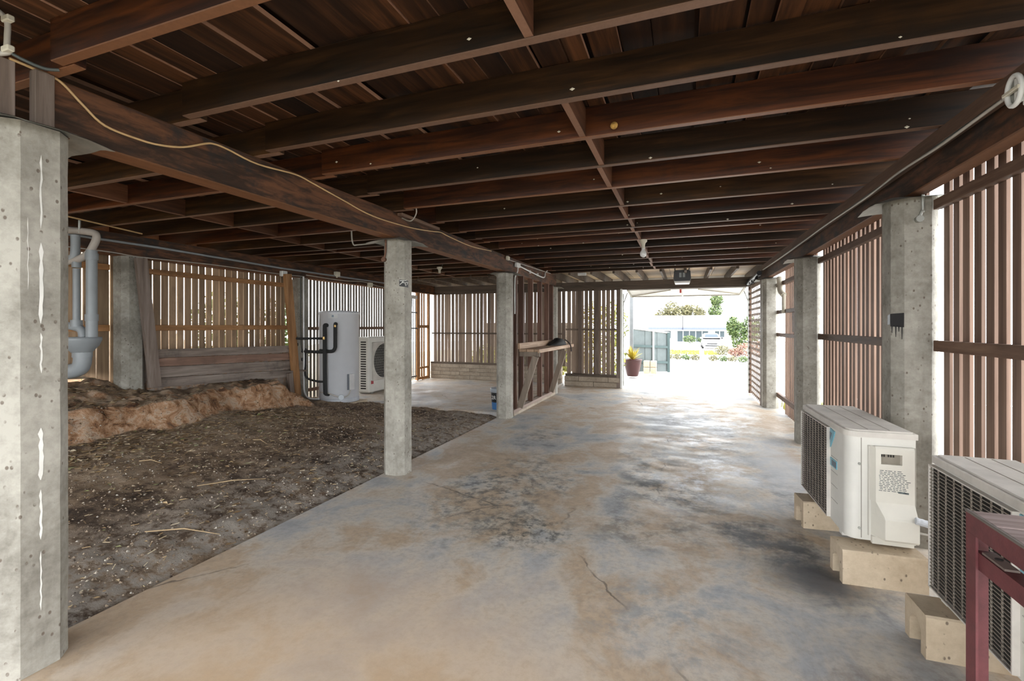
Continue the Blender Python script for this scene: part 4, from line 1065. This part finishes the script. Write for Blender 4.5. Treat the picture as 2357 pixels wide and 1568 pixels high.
for i in range(3): mb.tube(smooth_path([(-6.2+i*0.025,8.75,2.44),(-6.18+i*0.025,8.95,2.40),(-6.17+i*0.025,9.05,2.2),(-6.18+i*0.02,8.95,2.0),(-6.22+i*0.02,8.8,1.75),(-6.24+i*0.02,8.75,1.2)]), 0.014, 7)
mb.build('pipe_bundle', cable_grey, label='bundle of lagged pipes curving down to the tall outdoor unit', cat='pipes')
MB().tube([(-5.62,2.45,2.536),(-5.74,2.835,2.535),(-6.0,3.657,2.535)], 0.009, 6).build('rod', cable_tan, label='thin pale rod slung under the joists above the waste pipes', cat='rod')
MB().tube(smooth_path([(-3.6,4.41,2.60),(-3.58,4.41,2.40),(-3.5,4.42,2.38),(-3.2,4.45,2.40),(-2.735,4.5,2.43)],5), 0.008, 6).build('pipe', cable_grey, label='thin bent pipe hanging under the joists left of the middle bearer', cat='pipe')
MB().tube(smooth_path([(-2.35,3.78,2.56),(-2.36,3.8,2.50),(-2.45,3.85,2.45),(-2.58,3.9,2.50)],5), 0.006, 6).build('cable', cable_grey, label='short grey cable dangling to the bearer above the sticker column', cat='cable')
cl = empty('cable_loop', (-2.57,1.04,2.55), label='pale flat cable looped and clipped at the picture corner above the first column', cat='cable')
MB().tube(smooth_path([(-0.12,-0.02,0.21),(-0.06,-0.01,0.20),(-0.02,0.0,0.17),(0.012,0.02,0.13),(0.015,0.02,0.06),(0.01,0.02,0.01)]), 0.010, 8).build('loop', cable_grey, cl)
MB().tube(smooth_path([(-0.13,-0.04,0.02),(-0.06,0.0,0.0),(0.0,0.02,0.0),(0.02,0.03,0.01)]), 0.010, 8).build('loop', cable_grey, cl)
MB().tube(smooth_path([(0.01,0.02,0.01),(0.03,0.06,-0.01),(0.05,0.12,-0.02),(0.07,0.16,-0.01)]), 0.007, 8).build('dark_lead', cable_dark, cl)
for z in (0.13, 0.01): MB().box((0.0,0.005,z-0.012),(0.05,0.03,z+0.012), 0.004).build('clip', cream_pl, cl)
MB().lathe([(0.001,0),(0.018,0.006),(0.022,0.018),(0.016,0.03),(0.001,0.036)], seg=10).build('mud_nest', plain('ochre_mud', (0.42,0.24,0.06), 0.9, 0, 0.4, 60), None, (-0.37,2.676,2.575), (PI/2,0,0), label='small ochre mud nest on the face of a red joist', cat='nest')
# drooping pipe bracket in the barred bay
hb = empty('downpipe_offset', (1.50,8.55,2.2), label='cream downpipe with a curved hose bracket in the barred bay', cat='pipe')
MB().tube(smooth_path([(-0.02,0.25,0.05),(-0.02,0.2,-0.05),(-0.03,0.1,-0.18),(0.0,0.0,-0.26)]), 0.045, 10).build('bend', cream_pl, hb)
MB().tube([(0.0,0.0,-0.24),(0.0,0.0,-0.55)], 0.03, 10).build('drop', cream_pl, hb)

# ------------------------------------------------------------------ leaves, pebbles and sticks on the earth
def scatter(n, pick, size, flat, mats, name, label):
    mb = MB()
    for i in range(n):
        x, y = pick()
        z = hground(x, y)
        s = rnd(*size); a = rnd(0, 2*PI); t = rnd(-.5,.5)
        ux, uy = math.cos(a), math.sin(a)
        if flat:
            L = s; B = s*rnd(.35,.6); up = rnd(.2,.9)*s*0.5
            mb.add([(x-ux*L,y-uy*L,z+0.004),(x+uy*B,y-ux*B,z+0.004+up*rnd(0,1)),(x+ux*L,y+uy*L,z+0.004+up*.3),(x-uy*B,y+ux*B,z+0.004+up*rnd(0,1))], [(0,1,2),(0,2,3)])
        else:
            h = s*rnd(.5,.9)
            P = [(x+ux*s,y+uy*s,z),(x-uy*s*.8,y+ux*s*.8,z),(x-ux*s,y-uy*s*.9,z),(x+uy*s,y-ux*s*.7,z),(x+rnd(-.3,.3)*s,y+rnd(-.3,.3)*s,z+h),(x,y,z-s*.5)]
            mb.add(P, [(0,1,4),(1,2,4),(2,3,4),(3,0,4)])
    return mb.build(name, mats, kind='stuff', label=label)
leaf_m = NT('dry_leaf'); gi = leaf_m.n('ShaderNodeNewGeometry')
leaf_mat = leaf_m.out(leaf_m.ramp(gi.outputs['Random Per Island'], [(0.0,(0.10,0.06,0.03)),(0.35,(0.3,0.19,0.09)),(0.7,(0.52,0.38,0.21)),(0.93,(0.62,0.53,0.38)),(1.0,(0.25,0.3,0.08))]), 0.8)
stone_m = NT('pebble'); gi = stone_m.n('ShaderNodeNewGeometry')
stone_mat = stone_m.out(stone_m.ramp(gi.outputs['Random Per Island'], [(0.0,(0.06,0.045,0.035)),(0.5,(0.2,0.145,0.10)),(0.85,(0.36,0.28,0.2)),(1.0,(0.5,0.46,0.4))]), 0.9)
scatter(2600, lambda: (random.gauss(-5.1,0.3) if random.random() < .75 else rnd(-6.4,-3), rnd(2.2,5.3)), (0.014,0.04), True, leaf_mat, 'leaf_litter', 'brown dry leaves scattered along the foot of the clay bank')
scatter(900, lambda: (rnd(-6.4,-5.65), rnd(1.8,3.75)), (0.015,0.04), True, leaf_mat, 'leaf_litter', 'dry leaves heaped on the bank top around the waste pipes')
scatter(900, lambda: (rnd(-5.2,-2.8), rnd(0.8,6.9)), (0.008,0.022), True, leaf_mat, 'leaf_litter', 'small leaf scraps over the earth floor')
scatter(9000, lambda: (rnd(-5.6,-2.79), rnd(0.5,6.95)), (0.004,0.014), False, stone_mat, 'gravel', 'loose grit and small stones over the earth floor')
mb = MB()
for i in range(500):
    x, y, L, a = rnd(-5.3,-2.85), rnd(0.9,6.6), rnd(0.01,0.05), rnd(0,PI); z = hground(x,y)+0.006
    mb.bar((x,y,z),(x+L*math.cos(a),y+L*math.sin(a),z+rnd(0,.008)),0.004,0.003)
mb.build('litter', leaf_mat, kind='stuff', label='short straw bits over the earth floor')
for (x, y, L, a, lab) in ((-3.35,2.06,0.45,0.55,'long thin dry stick on the earth near the slab edge'),(-4.35,3.75,0.16,0.2,'short pale bark strip on the middle of the earth floor'),(-4.55,2.75,0.17,0.7,'pale dry leaf blade on the earth near the first column'),(-3.75,2.7,0.5,0.9,'thin bent twig lying on the ashy earth')):
    z0 = hground(x,y)+0.012; x2, y2 = x+L*math.cos(a), y+L*math.sin(a); z1 = hground(x2,y2)+0.012
    MB().tube([(x,y,z0),((x+x2)/2+0.01,(y+y2)/2,max(z0,z1)+0.004),(x2,y2,z1)], [0.004,0.005,0.002], 5).build('dry_stick', plain('straw', (0.42,0.3,0.17), 0.8), label=lab, cat='stick')

# ------------------------------------------------------------------ outdoors
def hext(x, y): return -0.021*max(0, y-12.0) - 0.015
drive = plain('pale_driveway', (0.46,0.44,0.41), 0.8, 0, 0.06, 0.6)
grid_mesh(frange(-3.4, 9, 10), frange(11.18, 25.2, 14), hext).build('driveway', drive, kind='structure', label='pale concrete driveway outside the garage doorway')
grid_mesh(frange(-40, 60, 10), frange(25.2, 130, 14), lambda x, y: hext(x,y)-0.004).build('street', plain('pale_road', (0.5,0.48,0.45), 0.9), kind='structure', label='sunlit verge and street beyond the driveway')
grid_mesh(frange(-14, -3.4, 8), frange(11.2, 25.2, 10), lambda x, y: -0.03).build('ground', plain('garden_bed', (0.3,0.25,0.15), 0.95, 0, 0.3, 3), kind='structure', label='garden ground behind the rear slats')
grid_mesh(frange(1.60, 30, 10), frange(-8, 11.18, 10), lambda x, y: -0.03).build('ground', plain('side_path', (0.46,0.44,0.40), 0.9, 0, 0.1, 1), kind='structure', label='pale side path outside the slatted wall')
grid_mesh(frange(9, 30, 4), frange(11.18, 25.2, 4), hext).build('ground', plain('side_path_far', (0.58,0.55,0.49), 0.9, 0, 0.1, 1), kind='structure', label='pale ground beyond the driveway')
grid_mesh(frange(-14, 30, 6), frange(-20, -3.0, 6), lambda x, y: -0.05).build('ground', plain('back_yard', (0.2,0.19,0.13), 0.9, 0, 0.2, 1), kind='structure', label='open yard behind the viewpoint')
grid_mesh(frange(-14, -2.77, 6), frange(-3.0, -1.0, 3), lambda x, y: 0.0+0.1*max(0,(-2.78-x))*0.4).build('ground', M_DIRT, kind='structure', label='earth at the open end of the under croft')

def leafmat(name, c1, c2, c3):
    m = NT(name); g = m.n('ShaderNodeNewGeometry')
    m.b.inputs['Transmission Weight'].default_value = 0.0
    return m.out(m.ramp(g.outputs['Random Per Island'], [(0, c1), (0.55, c2), (1, c3)]), 0.7)
green = leafmat('green_leaf', (0.03,0.055,0.013), (0.075,0.12,0.033), (0.17,0.21,0.07))
olive = leafmat('olive_leaf', (0.07,0.07,0.03), (0.15,0.14,0.068), (0.26,0.23,0.12))
yellow = leafmat('yellow_leaf', (0.25,0.2,0.02), (0.45,0.35,0.035), (0.6,0.5,0.1))
ygreen = leafmat('yellow_green_leaf', (0.12,0.15,0.025), (0.28,0.29,0.04), (0.48,0.42,0.09))
redleaf = leafmat('red_leaf', (0.12,0.05,0.035), (0.26,0.13,0.10), (0.38,0.27,0.17))
bark = plain('bark', (0.3,0.25,0.2), 0.9, 0, 0.3, 8)
def foliage(lobes, n, s):
    mb = MB()
    for i in range(n):
        cx, cy, cz, rx, ry, rz = random.choice(lobes)
        while True:
            p = Vector((rnd(-1,1), rnd(-1,1), rnd(-1,1)))
            if 0.25 < p.length < 1: break
        q = Vector((cx+p.x*rx, cy+p.y*ry, cz+p.z*rz))
        a = Vector((rnd(-1,1), rnd(-1,1), rnd(-1,1))).normalized(); b = a.orthogonal().normalized(); sz = s*rnd(.6,1.3)
        mb.add([q-a*sz, q+b*sz*.45, q+a*sz, q-b*sz*.45], [(0,1,2,3)])
    return mb
def plant(name, loc, lobes, n, s, mat, label, cat, stems=(), group=None):
    o = empty(name, loc, label=label, cat=cat, group=group)
    foliage(lobes, n, s).build('foliage', mat, o, kind='stuff')
    for p, q, r in stems: MB().tube([p, q], [r, r*.5], 7).build('trunk' if r > .05 else 'stem', bark, o)
    return o
# trees behind the house
plant('gum_tree', (-4.2,112,-2.1), [(0,0,5.6,2.2,2,2.1),(1.5,0,7.0,1.7,2,2.2),(-1.3,0,4.8,1.6,2,1.6),(3.2,0,6.0,1.6,2,2.2)], 2600, .30, olive, 'broad olive gum tree behind the white house on its left half', 'tree', [((0,0,0),(0.3,0,6),.25),((0.3,0,3),(2.4,0,6.5),.15)])
plant('gum_tree', (1.8,113,-2.1), [(0,0,6.3,1.9,2,2.2),(1.6,0,5.6,1.4,2,2.2),(-1.2,0,7.0,1.2,2,1.4)], 2200, .28, olive, 'pale loose gum tree behind the middle of the white house', 'tree', [((0,0,0),(0,0,6),.22)])
plant('gum_tree', (6.4,112,-2.1), [(0,0,6.8,1.5,2,1.7),(0.3,0,9.3,1.4,2,1.3),(-0.4,0,4.6,1.4,2,1.6)], 2200, .27, green, 'narrow greener tree rising highest behind the white house', 'tree', [((0,0,0),(0,0,8),.2)])
plant('tall_hedge', (4.3,42,-0.65), [(0,0,1.2,0.75,.8,1.2),(-0.55,0,2.0,0.5,.6,0.9),(0.7,0,1.9,0.6,.6,1.1),(1.5,0,1.5,0.8,.8,1.4)], 3000, .13, green, 'tall green hedge standing right of the parked car', 'hedge', [((0,0,0),(0,0,2),.06)])
plant('red_shrub', (3.4,31,-0.42), [(0,0,.45,.55,.6,.42),(0.9,0,.5,.6,.6,.5),(-0.5,0,.28,.4,.5,.27)], 1600, .07, redleaf, 'reddish shrub bed in front of the tall hedge', 'shrub')
plant('verge_shrub', (2.4,33.5,-0.46), [(0,0,.3,.55,.6,.33)], 500, .07, olive, 'low olive shrub beside the front wheel of the parked car', 'shrub')
# kerb hedges
for i in range(9):
    x = -0.75+i*0.42; y = 25.8-0.16*i
    if i == 4: continue
    plant('kerb_shrub', (x, y, hext(x,y)), [(0,0,.14,.24,.22,.15)], 260, .045, random.choice([olive, green]), ('low kerb shrub nearest the grey green gate','second low kerb shrub from the gate','third low kerb shrub from the gate','low kerb shrub just left of the white bollard','','low kerb shrub just right of the white bollard','second low kerb shrub right of the bollard','third low kerb shrub right of the bollard','low kerb shrub farthest from the gate, by the lattice')[i], 'shrub', group='low shrubs along the kerb')
bo = MB().box((0.72,25.2,-0.3),(0.92,25.4,0.3)); bo.build('bollard', white_pl, label='white bollard standing in the row of kerb shrubs', cat='bollard')
plant('garden_shrub', (-2.2,42,-0.65), [(0,0,.5,.9,.6,.5)], 600, .1, green, 'green shrub under the left window of the white house', 'shrub')
plant('garden_shrub', (0.9,88,-1.6), [(0,0,.7,1.2,.6,.7),(2.4,0,.6,1.2,.6,.6)], 700, .16, green, 'green shrubs below the wide window of the white house', 'shrub')
# grass strips
mb = MB()
for i in range(1500):
    x, y = rnd(-1.5,2.2), rnd(33,42); z = hext(x,y); a = rnd(0,PI); h = rnd(.05,.12)
    mb.add([(x-.05*math.cos(a),y-.05*math.sin(a),z),(x+.05*math.cos(a),y+.05*math.sin(a),z),(x,y,z+h)], [(0,1,2)])
mb.build('grass', ygreen, kind='stuff', label='dry yellow lawn in front of the parked car')
mb = MB()
for i in range(1600):
    x, y = rnd(1.62,2.3), rnd(6.9,9.6); a = rnd(0,PI); h = rnd(.04,.2)
    mb.add([(x-.008*math.cos(a),y-.008*math.sin(a),-0.03),(x+.008*math.cos(a),y+.008*math.sin(a),-0.03),(x+rnd(-.05,.05),y+rnd(-.05,.05),h)], [(0,1,2)])
mb.build('grass', ygreen, kind='stuff', label='yellow green grass outside the barred bay')
# white house
ho = empty('white_house', (0,93,-1.9), label='low white house with a pale roof across the street', cat='house')
hw = plain('white_render', (0.78,0.77,0.74), 0.7)
MB().box((-5.6,0,0),(9.0,8,2.75)).build('wall', hw, ho)
mb = MB().prism([(-0.9,2.75),(-0.9,2.95),(4,5.35),(9,2.95),(9,2.75)], 'x', -6.3, 9.3); mb.build('roof', plain('pale_roof', (0.8,0.79,0.76), 0.6), ho)
MB().box((-6.4,-0.98,2.62),(9.4,-0.9,3.05)).build('fascia', plain('blue_fascia', (0.11,0.13,0.21), 0.5), ho)
MB().box((-6.2,-0.9,2.55),(9.2,0,2.62)).build('eave_lining', hw, ho)
glass = NT('window_glass').out((0.05,0.07,0.08), 0.3, spec=0.3)
for x0, x1, z0, z1, np in ((-5.0,-2.3,0.9,2.45,2),(-1.3,4.2,0.3,2.45,5),(5.2,6.9,1.2,2.45,2)):
    wf = MB()
    for a, b in (((x0,-0.06,z0),(x1,0.02,z0+0.08)),((x0,-0.06,z1-0.08),(x1,0.02,z1)),((x0,-0.06,z0),(x0+0.08,0.02,z1)),((x1-0.08,-0.06,z0),(x1,0.02,z1))): wf.box(a, b)
    for i in range(1, np): wf.box((x0+(x1-x0)*i/np-0.05,-0.06,z0),(x0+(x1-x0)*i/np+0.05,0.02,z1))
    wo = wf.build('window', white_pl, ho)
    for i in range(np): MB().box((x0+(x1-x0)*i/np+0.05,-0.03,z0+0.05),(x0+(x1-x0)*(i+1)/np-0.05,-0.01,z1-0.05)).build('pane', glass, wo)
MB().box((-0.35,-1.06,2.6),(-0.2,-0.95,5.2)).build('pole', steel_dark, ho)
# parked car
car = empty('parked_car', (2.5,48.5,-0.78), rz=0.0, label='white car parked on the drive before the white house', cat='car')
cw = plain('car_paint', (0.8,0.8,0.8), 0.25); cg = NT('car_glass').out((0.03,0.05,0.07), 0.3)
def loft(secs):
    mb = MB(); k = len(secs[0][1]); V = []
    for y, pr_ in secs: V += [(a, y, b) for a, b in pr_]
    F = [(j*k+i, (j+1)*k+i, (j+1)*k+(i+1) % k, j*k+(i+1) % k) for j in range(len(secs)-1) for i in range(k)]
    mb.add(V, F, True); mb.add(V[:k], [tuple(range(k))]); mb.add(V[-k:], [tuple(range(k))[::-1]])
    return mb
def sec(hw_, z0, z1, t=0.9): return [(-hw_*.95,z0),(hw_*.95,z0),(hw_,z0+.15),(hw_,(z0+z1)/2),(hw_*t,z1-.04),(hw_*t*.85,z1),(-hw_*t*.85,z1),(-hw_*t,z1-.04),(-hw_,(z0+z1)/2),(-hw_,z0+.15)]
loft([(0,sec(.72,.3,.62)),(.15,sec(.84,.22,.78)),(1.1,sec(.88,.2,.92)),(3.6,sec(.88,.2,.95)),(4.1,sec(.84,.25,.9)),(4.25,sec(.75,.35,.75))]).build('body', cw, car)
loft([(1.05,sec(.80,.88,.95,.9)),(1.75,sec(.78,.88,1.44,.8)),(3.3,sec(.78,.88,1.46,.8)),(3.95,sec(.76,.88,.97,.85))]).build('cabin', cw, car)
mb = MB(); mb.add([(-.66,1.12,.97),(.66,1.12,.97),(.56,1.66,1.38),(-.56,1.66,1.38)], [(0,1,2,3)]); mb.add([(-.66,1.10,.975),(.66,1.10,.975),(.56,1.64,1.39),(-.56,1.64,1.39)], [(0,1,2,3)]); mb.build('windscreen', cg, car)
for sx in (-1, 1):
    MB().add([(sx*.80,1.3,.98),(sx*.80,3.6,.98),(sx*.70,3.2,1.38),(sx*.70,1.85,1.38)], [(0,1,2,3)]).build('side_window', cg, car)
    MB().box((sx*.86,1.2,.95),(sx*1.04,1.3,1.1), .02).build('mirror', steel_dark if sx > 0 else cw, car)
    MB().box((sx*.5,-.01,.58),(sx*.8,.05,.7), .01).build('headlight', plain('headlight', (.6,.62,.65), .2), car)
    for y in (.75, 3.4):
        MB().tube([(sx*.72,y,.31),(sx*.9,y,.31)], .31, 18, False).build('wheel', black_rub, car)
MB().box((-.45,-.02,.45),(.45,.02,.56)).build('grille', black_pl, car)
MB().box((-.6,-.02,.25),(.6,.03,.36)).build('lower_grille', black_pl, car)
# grey green gate
gt = empty('driveway_gate', (-0.446,15.4,0), rz=0, label='grey green sheet metal gate standing open beside the driveway', cat='gate')
gm = plain('grey_green_sheet', (0.12,0.145,0.145), 0.55); gm2 = plain('grey_green_rail', (0.06,0.095,0.095), 0.55)
gv = Vector((-1.49+0.446,14.9-15.4,0))
def gp(t, z, o=0.0): return Vector((gv.x*t + o*0.432, gv.y*t - o*0.902, z))
for i in range(6):
    a, b = i/6-.004, (i+1)/6+.004
    mb = MB(); o = 0.012*(i % 2)
    mb.add([gp(a,.02,o),gp(b,.02,o),gp(b,1.22+.14*b,o),gp(a,1.22+.14*a,o),gp(a,.02,o-.008),gp(b,.02,o-.008),gp(b,1.22+.14*b,o-.008),gp(a,1.22+.14*a,o-.008)], [(4,7,6,5),(0,1,2,3),(0,3,7,4),(1,5,6,2),(0,4,5,1),(3,2,6,7)])
    mb.build('board', gm, gt)
for z in (.30,.78): MB().bar(gp(0,z,.03),gp(1,z+.05,.03),.03,.07).build('rail', gm2, gt)
MB().bar(gp(0,1.23,.0),gp(1,1.37,.0),.06,.05).build('top_rail', plain('pale_cap', (.6,.55,.48), .6), gt)
MB().bar(gp(0.02,0,.02),gp(0.02,1.24,.02),.08,.08,(1,0,0)).build('post', gm2, gt)
MB().bar(gp(0.45,.2,.04),gp(0.45,1.3,.04),.07,.05,(1,0,0)).build('post', white_pl, gt)
MB().box((-1.55,14.5,0),(-1.45,14.6,2.6)).build('verandah_post', plain('post_grey', (0.17,0.18,0.19), 0.5), label='slim white post outside the doorway left of the gate', cat='post')
# garden blocks and potted plant
gb = empty('garden_edging', (-1.18,14.65,0), label='pale stacked garden edging blocks in front of the gate', cat='edging')
for i in range(2):
    for j in range(2): MB().box((0.02+j*.2,0,i*.2),(.2+j*.2,.18,i*.2+.19), .012).build('block', conc_block, gb)
pot = empty('potted_plant', (-1.40,13.85,0), label='dark red pot with a yellow strappy plant by the doorway', cat='potted plant')
MB().lathe([(.15,0),(.17,.05),(.23,.3),(.255,.44),(.27,.46),(.27,.49),(.24,.49),(.23,.45)], seg=24, cap=True).build('pot', plain('red_glaze', (.055,.012,.012), .3), pot)
mb = MB()
for i in range(70):
    a = rnd(0,2*PI); el = rnd(.35,1.4); L = rnd(.32,.5); d = Vector((math.cos(a)*math.cos(el), math.sin(a)*math.cos(el), math.sin(el))); sd = Vector((-math.sin(a), math.cos(a), 0))*.018
    p0 = Vector((0,0,.46)); p1 = p0+d*L*.6; p2 = p0+d*L+Vector((0,0,-.05*(1.5-el)))
    mb.add([p0-sd*.6,p0+sd*.6,p1+sd,p1-sd,p2], [(0,1,2,3),(3,2,4)])
mb.build('leaves', yellow, pot, kind='stuff')
# shrubs behind the rear slats and the paling wall
for x, m_, lab in ((-2.5,yellow,'yellow shrub close behind the rear slats near the far column'),(-1.9,ygreen,'yellow green shrub behind the rear slats beside the door jamb')):
    plant('garden_shrub', (x,12.9,-0.03), [(0,0,.6,.45,.35,.6),(0.1,.1,1.5,.4,.35,.7)], 900, .06, m_, lab, 'shrub', [((0,0,0),(0,0,1.5),.02)])
for x, m_, lab in ((-5.6,ygreen,'low leafy shrub behind the rear slats near the side wall'),(-4.6,green,'low green shrub behind the middle of the rear slats'),(-3.6,ygreen,'low yellow green shrub behind the rear slats by the bucket')):
    plant('garden_shrub', (x,13.0,-0.03), [(0,0,.45,.55,.35,.5)], 600, .06, m_, lab, 'shrub', [((0,0,0),(0,0,.5),.02)])
MB().box((-6.6,15.0,-0.03),(-3.1,15.06,1.55)).build('brown_fence', W['railx'], label='brown boundary fence beyond the rear slats', cat='fence')
for y, m_, lab in ((8.6,green,'leafy green bush outside the slats behind the tall outdoor unit'),(7.0,green,'green bush outside the slats left of the water heater'),(4.6,ygreen,'yellow green bush uphill of the palings'),(2.6,olive,'dull bush uphill of the palings near the waste pipes')):
    plant('side_bush', (-9.0,y,0.2), [(0,0,.5,.5,.7,.6),(-.3,.2,1.3,.4,.6,.7)], 700, .08, m_, lab, 'shrub', [((0,0,0),(0,0,1.2),.03)])
